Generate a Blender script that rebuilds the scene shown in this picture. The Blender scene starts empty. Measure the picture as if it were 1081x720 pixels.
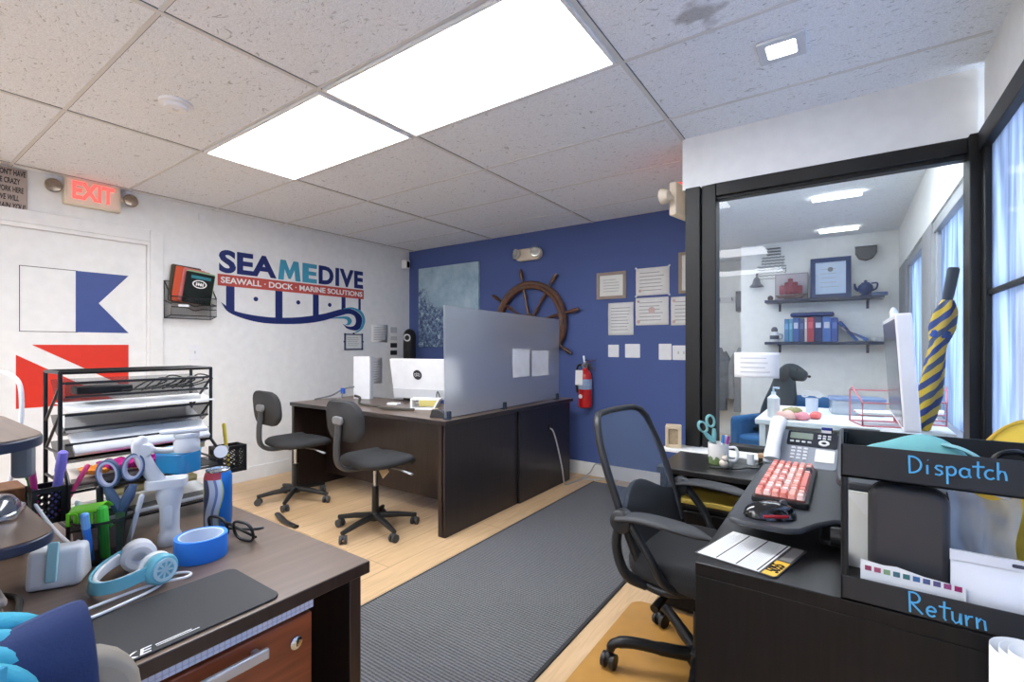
import bpy, bmesh, math, random
from mathutils import Vector, Matrix, Euler
random.seed(7)
PI = math.pi
SC = bpy.context.scene
COL = SC.collection

# ------------------------------------------------------------ materials
def lin(c):
    c = c / 255.0
    return c / 12.92 if c <= 0.04045 else ((c + 0.055) / 1.055) ** 2.4
def L(rgb): return (lin(rgb[0]), lin(rgb[1]), lin(rgb[2]), 1.0)
_mc = {}
def nodes(m):
    m.use_nodes = True
    return m.node_tree.nodes, m.node_tree.links, m.node_tree.nodes['Principled BSDF']
def C(rgb, rough=0.5, metal=0.0, var=0.08, scale=14.0, bump=0.0, bscale=120.0, coat=0.0, trans=0.0, ior=1.45, emit=0.0, alpha=1.0):
    """plain procedural surface: a base colour with a little noise in colour and relief"""
    key = (rgb, rough, metal, var, scale, bump, bscale, coat, trans, ior, emit, alpha)
    if key in _mc: return _mc[key]
    m = bpy.data.materials.new('surface_%02x%02x%02x' % tuple(int(v) for v in rgb))
    n, l, b = nodes(m)
    tc = n.new('ShaderNodeTexCoord')
    nz = n.new('ShaderNodeTexNoise'); nz.inputs['Scale'].default_value = scale; nz.inputs['Detail'].default_value = 3
    l.new(tc.outputs['Object'], nz.inputs['Vector'])
    mx = n.new('ShaderNodeMix'); mx.data_type = 'RGBA'
    c = L(rgb)
    mx.inputs[6].default_value = tuple(v * (1 - var) for v in c[:3]) + (1,)
    mx.inputs[7].default_value = tuple(min(1, v * (1 + var)) for v in c[:3]) + (1,)
    l.new(nz.outputs['Fac'], mx.inputs[0]); l.new(mx.outputs[2], b.inputs['Base Color'])
    b.inputs['Roughness'].default_value = rough; b.inputs['Metallic'].default_value = metal
    b.inputs['Coat Weight'].default_value = coat
    b.inputs['Transmission Weight'].default_value = trans; b.inputs['IOR'].default_value = ior
    b.inputs['Alpha'].default_value = alpha
    if emit:
        b.inputs['Emission Color'].default_value = c; b.inputs['Emission Strength'].default_value = emit
    if bump:
        n2 = n.new('ShaderNodeTexNoise'); n2.inputs['Scale'].default_value = bscale
        l.new(tc.outputs['Object'], n2.inputs['Vector'])
        bp = n.new('ShaderNodeBump'); bp.inputs['Strength'].default_value = bump; bp.inputs['Distance'].default_value = 0.002
        l.new(n2.outputs['Fac'], bp.inputs['Height']); l.new(bp.outputs['Normal'], b.inputs['Normal'])
    _mc[key] = m
    return m
def emission(name, rgb, s):
    m = bpy.data.materials.new(name); m.use_nodes = True
    n, l = m.node_tree.nodes, m.node_tree.links
    n.clear(); o = n.new('ShaderNodeOutputMaterial'); e = n.new('ShaderNodeEmission')
    e.inputs['Color'].default_value = L(rgb); e.inputs['Strength'].default_value = s
    l.new(e.outputs[0], o.inputs[0]); return m
def wood(name, dark, light, rough, stretch=(1, 12, 1), scale=3.0, coat=0.0, bump=0.05, spec=0.5):
    m = bpy.data.materials.new(name); n, l, b = nodes(m)
    tc = n.new('ShaderNodeTexCoord'); mp = n.new('ShaderNodeMapping'); mp.inputs['Scale'].default_value = stretch
    nz = n.new('ShaderNodeTexNoise'); nz.inputs['Scale'].default_value = scale; nz.inputs['Detail'].default_value = 6
    nz.inputs['Distortion'].default_value = 0.6
    cr = n.new('ShaderNodeValToRGB'); cr.color_ramp.elements[0].color = L(dark); cr.color_ramp.elements[1].color = L(light)
    cr.color_ramp.elements[0].position = 0.3; cr.color_ramp.elements[1].position = 0.7
    l.new(tc.outputs['Object'], mp.inputs['Vector']); l.new(mp.outputs[0], nz.inputs['Vector'])
    l.new(nz.outputs['Fac'], cr.inputs[0]); l.new(cr.outputs[0], b.inputs['Base Color'])
    b.inputs['Roughness'].default_value = rough; b.inputs['Coat Weight'].default_value = coat; b.inputs['Specular IOR Level'].default_value = spec
    bp = n.new('ShaderNodeBump'); bp.inputs['Strength'].default_value = bump; bp.inputs['Distance'].default_value = 0.002
    l.new(nz.outputs['Fac'], bp.inputs['Height']); l.new(bp.outputs['Normal'], b.inputs['Normal'])
    return m
def screen_mesh(name, rgb, cover, rough=0.5, cell=0):
    """woven or perforated sheet: threads with open holes between them"""
    m = bpy.data.materials.new(name); n, l, b = nodes(m)
    b.inputs['Base Color'].default_value = L(rgb); b.inputs['Roughness'].default_value = rough
    tr = n.new('ShaderNodeBsdfTransparent'); mx = n.new('ShaderNodeMixShader')
    mx.inputs[0].default_value = cover
    out = n['Material Output']
    l.new(tr.outputs[0], mx.inputs[1]); l.new(b.outputs[0], mx.inputs[2]); l.new(mx.outputs[0], out.inputs[0])
    return m
def glass(name, tint=(255, 255, 255), refl=1.0, rough=0.0):
    m = bpy.data.materials.new(name); m.use_nodes = True
    n, l = m.node_tree.nodes, m.node_tree.links; n.clear()
    o = n.new('ShaderNodeOutputMaterial'); t = n.new('ShaderNodeBsdfTransparent'); g = n.new('ShaderNodeBsdfGlossy')
    f = n.new('ShaderNodeFresnel'); f.inputs['IOR'].default_value = 1.5
    mu = n.new('ShaderNodeMath'); mu.operation = 'MULTIPLY'; mu.inputs[1].default_value = refl
    x = n.new('ShaderNodeMixShader'); t.inputs[0].default_value = L(tint); g.inputs['Roughness'].default_value = rough
    ge = n.new('ShaderNodeNewGeometry'); iv = n.new('ShaderNodeMath'); iv.operation = 'SUBTRACT'; iv.inputs[0].default_value = 1
    l.new(ge.outputs['Backfacing'], iv.inputs[1]); m3 = n.new('ShaderNodeMath'); m3.operation = 'MULTIPLY'
    l.new(f.outputs[0], mu.inputs[0]); l.new(mu.outputs[0], m3.inputs[0]); l.new(iv.outputs[0], m3.inputs[1]); l.new(m3.outputs[0], x.inputs[0]); l.new(t.outputs[0], x.inputs[1])
    l.new(g.outputs[0], x.inputs[2]); l.new(x.outputs[0], o.inputs[0]); return m

def film(name, rgb, clear):
    """window pane with a translucent tint film"""
    m = bpy.data.materials.new(name); m.use_nodes = True
    n, l = m.node_tree.nodes, m.node_tree.links; n.clear()
    o = n.new('ShaderNodeOutputMaterial'); t = n.new('ShaderNodeBsdfTransparent'); d = n.new('ShaderNodeBsdfTranslucent'); g = n.new('ShaderNodeBsdfGlossy')
    tc = n.new('ShaderNodeTexCoord'); mp = n.new('ShaderNodeMapping'); mp.inputs['Scale'].default_value = (1, 5, .7); mp.inputs['Rotation'].default_value = (.3, 0, 0)
    nz = n.new('ShaderNodeTexNoise'); nz.inputs['Scale'].default_value = 1.6; nz.inputs['Detail'].default_value = 3; nz.inputs['Distortion'].default_value = .8
    cr = n.new('ShaderNodeValToRGB'); cr.color_ramp.elements[0].position = .35; cr.color_ramp.elements[1].position = .65
    cr.color_ramp.elements[0].color = L(tuple(v * .72 for v in rgb)); cr.color_ramp.elements[1].color = L(tuple(min(255, v * 1.12) for v in rgb))
    l.new(tc.outputs['Object'], mp.inputs[0]); l.new(mp.outputs[0], nz.inputs[0]); l.new(nz.outputs['Fac'], cr.inputs[0]); l.new(cr.outputs[0], d.inputs[0])
    x = n.new('ShaderNodeMixShader'); x.inputs[0].default_value = clear; y = n.new('ShaderNodeMixShader'); y.inputs[0].default_value = .04
    g.inputs['Roughness'].default_value = .05
    l.new(d.outputs[0], x.inputs[1]); l.new(t.outputs[0], x.inputs[2]); l.new(x.outputs[0], y.inputs[1]); l.new(g.outputs[0], y.inputs[2]); l.new(y.outputs[0], o.inputs[0]); return m

# ------------------------------------------------------------ mesh builder
def rr(w, h, r, n=5):
    """rounded rectangle outline centred on the origin, counter-clockwise"""
    r = min(r, w / 2 - 1e-5, h / 2 - 1e-5); out = []
    for cx, cy, a0 in ((w/2-r, h/2-r, 0), (-w/2+r, h/2-r, 90), (-w/2+r, -h/2+r, 180), (w/2-r, -h/2+r, 270)):
        for k in range(n + 1):
            a = math.radians(a0 + 90 * k / n); out.append((cx + r * math.cos(a), cy + r * math.sin(a)))
    return out
def T(x, y, z): return Matrix.Translation((x, y, z))
def RX(d): return Matrix.Rotation(math.radians(d), 4, 'X')
def RY(d): return Matrix.Rotation(math.radians(d), 4, 'Y')
def RZ(d): return Matrix.Rotation(math.radians(d), 4, 'Z')
FRONT = RX(90)            # XY outline -> upright XZ, extruded towards -Y
class MB:
    def __init__(s): s.bm = bmesh.new(); s.i = 0; s.M = Matrix.Identity(4)
    def m(s, i): s.i = i; return s
    def at(s, M): s.M = M; return s
    def v(s, p): return s.bm.verts.new(s.M @ Vector(p))
    def f(s, vs):
        try:
            f = s.bm.faces.new(vs); f.material_index = s.i; return f
        except ValueError: return None
    def box(s, x0, x1, y0, y1, z0, z1):
        v = [s.v(p) for p in ((x0,y0,z0),(x1,y0,z0),(x1,y1,z0),(x0,y1,z0),(x0,y0,z1),(x1,y0,z1),(x1,y1,z1),(x0,y1,z1))]
        for q in ((3,2,1,0),(4,5,6,7),(0,1,5,4),(1,2,6,5),(2,3,7,6),(3,0,4,7)): s.f([v[k] for k in q])
        return s
    def prism(s, pts, z0, z1, M=None):
        o = s.M
        if M is not None: s.M = o @ M
        a = [s.v((x, y, z0)) for x, y in pts]; b = [s.v((x, y, z1)) for x, y in pts]; n = len(pts)
        s.f(a[::-1]); s.f(b)
        for k in range(n): s.f([a[k], a[(k+1) % n], b[(k+1) % n], b[k]])
        s.M = o; return s
    def ring(s, outer, inner, z0, z1, M=None):
        o = s.M
        if M is not None: s.M = o @ M
        n = len(outer)
        A = [[s.v((x, y, z)) for x, y in p] for p in (outer, inner) for z in (z0, z1)]
        for k in range(n):
            j = (k + 1) % n
            s.f([A[0][k], A[0][j], A[1][j], A[1][k]]); s.f([A[2][j], A[2][k], A[3][k], A[3][j]])
            s.f([A[1][k], A[1][j], A[3][j], A[3][k]]); s.f([A[0][j], A[0][k], A[2][k], A[2][j]])
        s.M = o; return s
    def tube(s, pts, r, n=8, closed=False, flat=1.0, up=None):
        pts = [Vector(p) for p in pts]; N = len(pts); rings = []
        rs = r if isinstance(r, (list, tuple)) else [r] * N
        ref = None
        for k, p in enumerate(pts):
            a = pts[(k-1) % N] if closed or k else p; c = pts[(k+1) % N] if closed or k < N-1 else p
            t = (c - a)
            if t.length < 1e-9: t = Vector((0, 0, 1))
            t.normalize()
            if ref is None:
                u = Vector(up) if up else (Vector((0, 0, 1)) if abs(t.z) < 0.9 else Vector((1, 0, 0)))
            else: u = ref
            u = (u - t * u.dot(t))
            if u.length < 1e-6: u = Vector((1, 0, 0)) if abs(t.x) < .9 else Vector((0, 1, 0)); u = u - t * u.dot(t)
            u.normalize(); w = t.cross(u); ref = u
            rings.append([s.v(p + (u * math.cos(2*PI*q/n) * flat + w * math.sin(2*PI*q/n)) * rs[k]) for q in range(n)])
        for k in range(N if closed else N - 1):
            A, B = rings[k], rings[(k+1) % N]
            for q in range(n): s.f([A[q], A[(q+1) % n], B[(q+1) % n], B[q]])
        if not closed: s.f(rings[0][::-1]); s.f(rings[-1])
        return s
    def cyl(s, p0, p1, r0, r1=None, n=20): return s.tube([p0, p1], [r0, r0 if r1 is None else r1], n)
    def lathe(s, prof, n=28, M=None, closed=False):
        """profile (r, z) turned about local Z"""
        o = s.M
        if M is not None: s.M = o @ M
        R = []
        for r, z in prof:
            R.append([s.v((0, 0, z))] if r < 1e-6 else [s.v((r*math.cos(2*PI*k/n), r*math.sin(2*PI*k/n), z)) for k in range(n)])
        P = list(zip(R, R[1:])) + ([(R[-1], R[0])] if closed else [])
        for A, B in P:
            for k in range(n):
                j = (k + 1) % n
                if len(A) == 1 and len(B) == 1: continue
                if len(A) == 1: s.f([A[0], B[j], B[k]])
                elif len(B) == 1: s.f([A[k], A[j], B[0]])
                else: s.f([A[k], A[j], B[j], B[k]])
        s.M = o; return s
    def ball(s, c, r, n=16, M=None):
        r = (r, r, r) if not isinstance(r, (list, tuple)) else r
        o = s.M; s.M = o @ T(*c) @ (M if M is not None else Matrix.Identity(4)) @ Matrix.Diagonal((r[0], r[1], r[2], 1))
        s.lathe([(math.sin(PI*k/ (n//2)) , -math.cos(PI*k/(n//2))) for k in range(n//2 + 1)], n)
        s.M = o; return s
    def grid(s, fn, nu, nv):
        V = [[s.v(fn(i/nu, j/nv)) for j in range(nv+1)] for i in range(nu+1)]
        for i in range(nu):
            for j in range(nv): s.f([V[i][j], V[i+1][j], V[i+1][j+1], V[i][j+1]])
        return s
    def rod_frame(s, pts, r, n=6):
        for a, b in zip(pts, pts[1:]): s.cyl(a, b, r, n=n)
        return s
    def build(s, name, mats, parent=None, bevel=0.0, smooth=35, solid=0.0, sub=0, seg=2, loc=None, rotz=None):
        bmesh.ops.remove_doubles(s.bm, verts=s.bm.verts, dist=1e-6)
        bmesh.ops.recalc_face_normals(s.bm, faces=s.bm.faces)
        me = bpy.data.meshes.new(name); s.bm.to_mesh(me); s.bm.free()
        for mt in (mats if isinstance(mats, (list, tuple)) else [mats]): me.materials.append(mt)
        o = bpy.data.objects.new(name, me); COL.objects.link(o)
        if smooth:
            for p in me.polygons: p.use_smooth = True
            me.set_sharp_from_angle(angle=math.radians(smooth))
        if solid:
            q = o.modifiers.new('thick', 'SOLIDIFY'); q.thickness = solid; q.offset = 0
        if bevel:
            q = o.modifiers.new('bevel', 'BEVEL'); q.width = bevel; q.segments = seg; q.limit_method = 'ANGLE'; q.angle_limit = math.radians(40)
        if sub:
            q = o.modifiers.new('sub', 'SUBSURF'); q.levels = sub; q.render_levels = sub
        if parent: o.parent = parent
        if loc: o.location = loc
        if rotz is not None: o.rotation_euler = (0, 0, math.radians(rotz))
        return o
def bezier(pts, n=10):
    """smooth path through the points (Catmull-Rom)"""
    P = [Vector(p) for p in pts]; P = [P[0]*2 - P[1]] + P + [P[-1]*2 - P[-2]]; out = []
    for k in range(1, len(P) - 2):
        a, b, c, d = P[k-1], P[k], P[k+1], P[k+2]
        for q in range(n):
            t = q / n
            out.append(0.5 * ((2*b) + (c-a)*t + (2*a-5*b+4*c-d)*t*t + (-a+3*b-3*c+d)*t**3))
    out.append(P[-2]); return out
def tag(o, label, cat, group=None):
    o['label'] = label; o['category'] = cat
    if group: o['group'] = group
    return o
def thing(name, label, cat, loc=(0, 0, 0), rotz=0, group=None):
    o = bpy.data.objects.new(name, None); COL.objects.link(o); o.empty_display_size = 0.05
    o.location = loc; o.rotation_euler = (0, 0, math.radians(rotz))
    return tag(o, label, cat, group)
def adopt(o, parent):
    bpy.context.view_layer.update(); o.parent = parent; o.matrix_parent_inverse = parent.matrix_world.inverted(); return o
def edge_mat(o, mt):
    o.data.materials.append(mt)
    for p in o.data.polygons:
        if abs(p.normal.z) < .5: p.material_index = 1
    return o
def struct(o): o['kind'] = 'structure'; return o
def dup(root, loc, rotz, label, group=None):
    r = root.copy(); COL.objects.link(r); r.location = loc; r.rotation_euler = (0, 0, math.radians(rotz)); r['label'] = label
    if group: r['group'] = group
    for ch in list(root.children):
        c = ch.copy(); COL.objects.link(c); c.parent = r
        for g in ch.children:
            d = g.copy(); COL.objects.link(d); d.parent = c
    return r
def text(name, body, size, mat, parent, M, align='CENTER', bold=0.0, depth=0.001, width=None, shear=0.0, space=1.0):
    """lettering as a mesh; local XY, facing +Z, placed by M; width stretches it to a given length"""
    cu = bpy.data.curves.new(name, 'FONT'); cu.body = body; cu.size = size; cu.align_x = align; cu.align_y = 'BOTTOM_BASELINE' if False else 'CENTER'
    cu.offset = bold; cu.extrude = depth; cu.shear = shear; cu.resolution_u = 4; cu.space_character = space
    t = bpy.data.objects.new(name, cu); COL.objects.link(t)
    bpy.context.view_layer.update()
    me = bpy.data.meshes.new_from_object(t.evaluated_get(bpy.context.evaluated_depsgraph_get()))
    bpy.data.objects.remove(t); bpy.data.curves.remove(cu)
    if width:
        xs = [v.co.x for v in me.vertices]; w0 = max(xs) - min(xs); mid = (max(xs) + min(xs)) / 2
        for v in me.vertices: v.co.x = (v.co.x - mid) * width / w0
    me.transform(M); me.materials.clear(); me.materials.append(mat)
    me.name = name
    o = bpy.data.objects.new(name, me); COL.objects.link(o); o.parent = parent
    return o

# shared materials
WHITE = C((236, 236, 234), 0.6, bump=0.08, bscale=60)
TRIMW = C((232, 232, 230), 0.45)
BLUEW = C((76, 94, 148), 0.75, bump=0.12, bscale=50, var=0.05, scale=3)
BLACK = C((20, 20, 21), 0.4)
BLACKM = C((26, 26, 27), 0.55, bump=0.15, bscale=300)
FRAMEB = C((13, 13, 13), 0.45, var=0.5, scale=40, bump=0.2, bscale=40)
PAPER = C((238, 238, 236), 0.8)
INK = C((70, 70, 74), 0.8)
INKL = C((165, 165, 168), 0.8)
CHROME = C((200, 202, 205), 0.18, metal=1.0)
STEEL = C((150, 152, 156), 0.35, metal=1.0)
PLASTW = C((235, 236, 238), 0.35)
PLASTG = C((110, 112, 116), 0.45)
CREAM = C((225, 212, 190), 0.5)
WIRE = C((18, 18, 19), 0.35)
MESHB = screen_mesh('black_wire_mesh', (22, 22, 24), 0.55)
DESKTOP = wood('espresso_laminate_top', (98, 81, 69), (111, 93, 81), 0.33, (14, 1, 1), 4, coat=0.1)
DESKTOP_X = wood('espresso_laminate_top_cross', (96, 80, 68), (110, 92, 80), 0.33, (1, 14, 1), 4, coat=0.1)
DESKDARK = wood('espresso_laminate_side', (36, 25, 22), (52, 38, 33), 0.4, (14, 14, 1), 4, coat=0.05)
DESKBLK = wood('black_ash_laminate', (10, 9, 10), (22, 20, 21), 0.42, (30, 30, 2), 3, spec=.25)
DESKCOOL = wood('dark_laminate_front', (24, 20, 22), (37, 31, 33), 0.4, (14, 14, 1), 4, coat=0.1)
DESKBLKTOP = wood('black_ash_laminate_top', (22, 21, 22), (38, 36, 37), 0.32, (30, 2, 1), 3, coat=0.1)
CHERRY = wood('cherry_drawer_front', (112, 52, 28), (150, 76, 44), 0.38, (14, 1.5, 14), 3, coat=0.2)
WHEELW = wood('dark_varnished_wood', (58, 34, 20), (104, 64, 38), 0.3, (6, 6, 6), 3, coat=0.4)
# ============================================================ room shell
H = 2.42
XL, YB = -4.50, 4.16
# --- floor : pale oak planks
def floor_mat():
    m = bpy.data.materials.new('pale_oak_planks'); n, l, b = nodes(m)
    tc = n.new('ShaderNodeTexCoord'); mp = n.new('ShaderNodeMapping'); mp.inputs['Rotation'].default_value = (0, 0, math.radians(90))
    br = n.new('ShaderNodeTexBrick'); br.inputs['Scale'].default_value = 1.0; br.offset = 0.37
    br.inputs['Brick Width'].default_value = 1.3; br.inputs['Row Height'].default_value = 0.19; br.inputs['Mortar Size'].default_value = 0.0018
    br.inputs['Color1'].default_value = L((222, 190, 150)); br.inputs['Color2'].default_value = L((206, 172, 130)); br.inputs['Mortar'].default_value = L((150, 118, 84))
    m2 = n.new('ShaderNodeMapping'); m2.inputs['Scale'].default_value = (14, 1.2, 1)
    nz = n.new('ShaderNodeTexNoise'); nz.inputs['Scale'].default_value = 3; nz.inputs['Detail'].default_value = 6; nz.inputs['Distortion'].default_value = 1.0
    mx = n.new('ShaderNodeMix'); mx.data_type = 'RGBA'; mx.blend_type = 'MULTIPLY'; mx.inputs[0].default_value = 0.6
    cr = n.new('ShaderNodeValToRGB'); cr.color_ramp.elements[0].color = (0.72, 0.68, 0.62, 1); cr.color_ramp.elements[1].color = (1, 1, 1, 1)
    cr.color_ramp.elements[0].position = 0.3; cr.color_ramp.elements[1].position = 0.6
    l.new(tc.outputs['Object'], mp.inputs[0]); l.new(mp.outputs[0], br.inputs[0]); l.new(tc.outputs['Object'], m2.inputs[0]); l.new(m2.outputs[0], nz.inputs[0])
    l.new(nz.outputs['Fac'], cr.inputs[0]); l.new(br.outputs[0], mx.inputs[6]); l.new(cr.outputs[0], mx.inputs[7]); l.new(mx.outputs[2], b.inputs['Base Color'])
    b.inputs['Roughness'].default_value = 0.42
    return m
struct(MB().box(XL - .1, .7, -3.1, 7.6, -.1, 0).build('floor', floor_mat(), smooth=0))
# --- ceiling : fissured mineral tiles
def ceil_mat():
    m = bpy.data.materials.new('fissured_ceiling_tile'); n, l, b = nodes(m)
    tc = n.new('ShaderNodeTexCoord')
    wn = n.new('ShaderNodeTexNoise'); wn.inputs['Scale'].default_value = 9; l.new(tc.outputs['Object'], wn.inputs[0])
    vm = n.new('ShaderNodeVectorMath'); vm.operation = 'MULTIPLY_ADD'; vm.inputs[1].default_value = (.12, .12, 0)
    l.new(wn.outputs['Color'], vm.inputs[0]); l.new(tc.outputs['Object'], vm.inputs[2])
    mp = n.new('ShaderNodeMapping'); mp.inputs['Scale'].default_value = (42, 110, 1); mp.inputs['Rotation'].default_value = (0, 0, .5)
    nz = n.new('ShaderNodeTexNoise'); nz.inputs['Scale'].default_value = 1; nz.inputs['Detail'].default_value = 2
    l.new(vm.outputs[0], mp.inputs[0]); l.new(mp.outputs[0], nz.inputs[0])
    cr = n.new('ShaderNodeValToRGB'); e = cr.color_ramp.elements
    e[0].position = 0.64; e[0].color = (1, 1, 1, 1); e[1].position = 0.70; e[1].color = (0.6, 0.6, 0.59, 1)
    l.new(nz.outputs['Fac'], cr.inputs[0])
    fz = n.new('ShaderNodeTexNoise'); fz.inputs['Scale'].default_value = 230; fz.inputs['Detail'].default_value = 2; l.new(tc.outputs['Object'], fz.inputs[0])
    fr = n.new('ShaderNodeValToRGB'); fr.color_ramp.elements[0].position = .35; fr.color_ramp.elements[0].color = L((222, 226, 231)); fr.color_ramp.elements[1].position = .6; fr.color_ramp.elements[1].color = L((240, 244, 249))
    l.new(fz.outputs['Fac'], fr.inputs[0])
    mx = n.new('ShaderNodeMix'); mx.data_type = 'RGBA'; mx.blend_type = 'MULTIPLY'; mx.inputs[0].default_value = 1
    l.new(fr.outputs[0], mx.inputs[6]); l.new(cr.outputs[0], mx.inputs[7])
    # old brown water stain near the right-hand edge
    sp = n.new('ShaderNodeVectorMath'); sp.operation = 'DISTANCE'; sp.inputs[1].default_value = (-.43, 1.78, H)
    s2 = n.new('ShaderNodeTexNoise'); s2.inputs['Scale'].default_value = 14; l.new(tc.outputs['Object'], s2.inputs[0])
    ad = n.new('ShaderNodeMath'); ad.operation = 'MULTIPLY_ADD'; ad.inputs[1].default_value = .22
    l.new(s2.outputs['Fac'], ad.inputs[0]); l.new(tc.outputs['Object'], sp.inputs[0]); l.new(sp.outputs['Value'], ad.inputs[2])
    sr = n.new('ShaderNodeValToRGB'); sr.color_ramp.elements[0].position = .15; sr.color_ramp.elements[0].color = (.42, .41, .40, 1); sr.color_ramp.elements[1].position = .2; sr.color_ramp.elements[1].color = (1, 1, 1, 1)
    l.new(ad.outputs[0], sr.inputs[0])
    m3 = n.new('ShaderNodeMix'); m3.data_type = 'RGBA'; m3.blend_type = 'MULTIPLY'; m3.inputs[0].default_value = .8
    l.new(mx.outputs[2], m3.inputs[6]); l.new(sr.outputs[0], m3.inputs[7]); l.new(m3.outputs[2], b.inputs['Base Color'])
    bp = n.new('ShaderNodeBump'); bp.inputs['Strength'].default_value = .5; bp.inputs['Distance'].default_value = .003; bp.invert = True
    l.new(nz.outputs['Fac'], bp.inputs['Height']); l.new(bp.outputs[0], b.inputs['Normal'])
    b.inputs['Roughness'].default_value = 0.95
    return m
struct(MB().box(XL - .1, .7, -3.1, 7.6, H, H + .08).build('ceiling', ceil_mat(), smooth=0))
GX = [.455 - 1.2175 * k for k in range(5)]
GY = [1.27 + .6125 * k for k in range(-7, 5)]
g = MB()
for x in GX[1:]: g.box(x - .010, x + .010, -3, YB, H - .005, H)
for y in GY: g.box(XL, .45 if y < 2.8 else -.7, y - .008, y + .008, H - .0035, H)
g.m(1)  # dark strips paint the thin shadow line beside each T-bar
for x in GX[1:]: g.box(x + .010, x + .0135, -3, YB, H - .002, H)
for y in GY: g.box(XL, .45 if y < 2.8 else -.7, y + .008, y + .011, H - .0015, H)
struct(g.build('trim_1', [C((214, 214, 213), .6), C((96, 96, 96), .8)], smooth=0))
# --- walls
w = MB(); w.box(XL - .1, XL, -3.1, .45, 0, H); w.box(XL - .1, XL, 1.42, YB + .1, 0, H); w.box(XL - .1, XL, .45, 1.42, 2.04, H)
struct(w.build('wall_left', WHITE, smooth=0))
struct(MB().box(XL, -1.0, YB, YB + .1, 0, H).build('wall_back', BLUEW, smooth=0))
struct(MB().box(XL - .1, .7, -3.1, -3.0, 0, H).build('wall_front', WHITE, smooth=0))
# return wall beside the glass, and the bulkhead + low wall of the partition
w = MB(); w.prism([(-.76, 2.87), (-.69, 2.87), (-.94, YB + .1), (-1.06, YB + .1)], 0, H)
struct(w.build('wall_return', WHITE, smooth=0))
w = MB(); w.box(-.765, .46, 2.79, 2.87, 2.125, H); w.box(-.76, .46, 2.80, 2.87, 0, .655)
struct(w.build('wall_partition', WHITE, smooth=0))
# baseboards
struct(MB().box(XL, XL + .014, 1.52, YB, 0, .125).build('baseboard_left', TRIMW, bevel=.004))
struct(MB().box(XL, -1.06, YB - .014, YB, 0, .125).build('baseboard_back', TRIMW, bevel=.004))
# --- black framed window in the partition
f = MB(); f.box(-.745, -.665, 2.77, 2.88, .655, 2.13); f.box(-.658, -.584, 2.78, 2.88, .655, 2.13)
f.box(-.584, .43, 2.78, 2.88, 2.062, 2.13); f.box(-.584, .43, 2.79, 2.88, .665, .70)
f.box(.425, .50, 2.74, 2.88, .64, 2.13)
f.box(-.594, .43, 2.80, 2.86, 2.045, 2.07)
wf = struct(f.build('window_1', FRAMEB, bevel=.004))
GLASS = glass('clear_pane', (246, 250, 250), 0.85)
MB().box(-.586, .427, 2.826, 2.832, .69, 2.06).build('pane', GLASS, wf, smooth=0)
struct(MB().box(-.84, .43, 2.64, 2.79, .655, .675).build('trim_2', TRIMW, bevel=.004))
# --- right-hand window wall (near room: black frames; office: grey frames)
WX = .47
w = MB(); w.box(WX, WX + .14, -3.1, 2.74, 2.13, H); w.box(WX, WX + .14, -3.1, 2.74, 0, .62)
w.box(.44, WX + .14, 2.80, 7.5, 2.02, H); w.box(.44, WX + .14, 2.80, 7.5, 0, .75)
struct(w.build('wall_right', WHITE, smooth=0))
GLASSW = film('tinted_window_pane', (150, 162, 182), .22)
def store_window(k, y0, y1, z0, z1, rail, mat, t=.05):
    f = MB(); f.box(WX - .01, WX + .08, y0, y0 + t, z0, z1); f.box(WX - .01, WX + .08, y1 - t, y1, z0, z1)
    f.box(WX - .02, WX + .08, y0, y1, z1 - t - .02, z1); f.box(WX - .03, WX + .08, y0, y1, z0, z0 + t)
    if rail: f.box(WX + .0, WX + .07, y0 + t, y1 - t, rail, rail + .022)
    o = struct(f.build('window_%d' % k, mat, bevel=.004))
    MB().box(WX + .012, WX + .016, y0 + t, y1 - t, z0 + t, z1 - t).build('pane', GLASSW, o, smooth=0)
    return o
pz = MB()
for y0, y1 in ((2.88, 2.95), (3.98, 4.45), (5.55, 6.2)): pz.box(.44, WX + .10, y0, y1, .75, 2.02)
struct(pz.build('trim_3', C((150, 150, 152), .6), smooth=0))
store_window(2, 1.05, 2.74, .62, 2.13, 1.445, FRAMEB, .06)
store_window(3, -.65, 1.05, .62, 2.13, 1.445, FRAMEB, .06)
store_window(4, -2.35, -.65, .62, 2.13, 1.445, FRAMEB, .06)
GREYF = C((150, 152, 156), .5)
store_window(5, 2.95, 3.98, .75, 2.02, 0, GREYF, .05)
store_window(6, 4.45, 5.55, .75, 2.02, 0, GREYF, .05)
# --- office behind the glass
YO = 6.2
w = MB(); w.box(-.95, .7, YO, YO + .1, 0, H)
struct(w.build('wall_office_back', WHITE, smooth=0))
w = MB(); w.box(-2.6, -.95, 7.2, 7.3, 0, H); w.box(-2.6, -2.5, YB + .1, 7.2, 0, H); w.box(-1.02, -.95, YO, 7.2, 0, H)
struct(w.build('wall_office_left', WHITE, smooth=0))
# --- entrance door in the left wall, with the two signal flags on it
DY0, DY1 = .45, 1.42
d = MB(); d.box(XL - .045, XL - .012, DY0 + .01, DY1 - .01, .005, 2.03)
door = struct(d.build('door_1', TRIMW, bevel=.003))
f = MB()
f.box(XL - .1, XL + .012, DY1 - .012, DY1 + .008, 0, 2.06); f.box(XL - .1, XL + .012, DY0 - .008, DY0 + .012, 0, 2.06); f.box(XL - .1, XL + .012, DY0, DY1, 2.03, 2.06)
f.box(XL, XL + .016, DY1 + .008, DY1 + .095, 0, 2.15); f.box(XL, XL + .016, DY0 - .095, DY0 - .008, 0, 2.15); f.box(XL, XL + .016, DY0 - .0075, DY1 + .0075, 2.06, 2.15)
f.build('door_frame', TRIMW, door, bevel=.003)
FX = XL - .012
MD = Matrix(((0, 0, 1, FX), (1, 0, 0, 0), (0, 1, 0, 0), (0, 0, 0, 1)))     # (y, z, out)
fl = MB().at(MD)
fl.m(0); a, b_ = (.707, 1.338), (1.295, 1.777)
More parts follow.
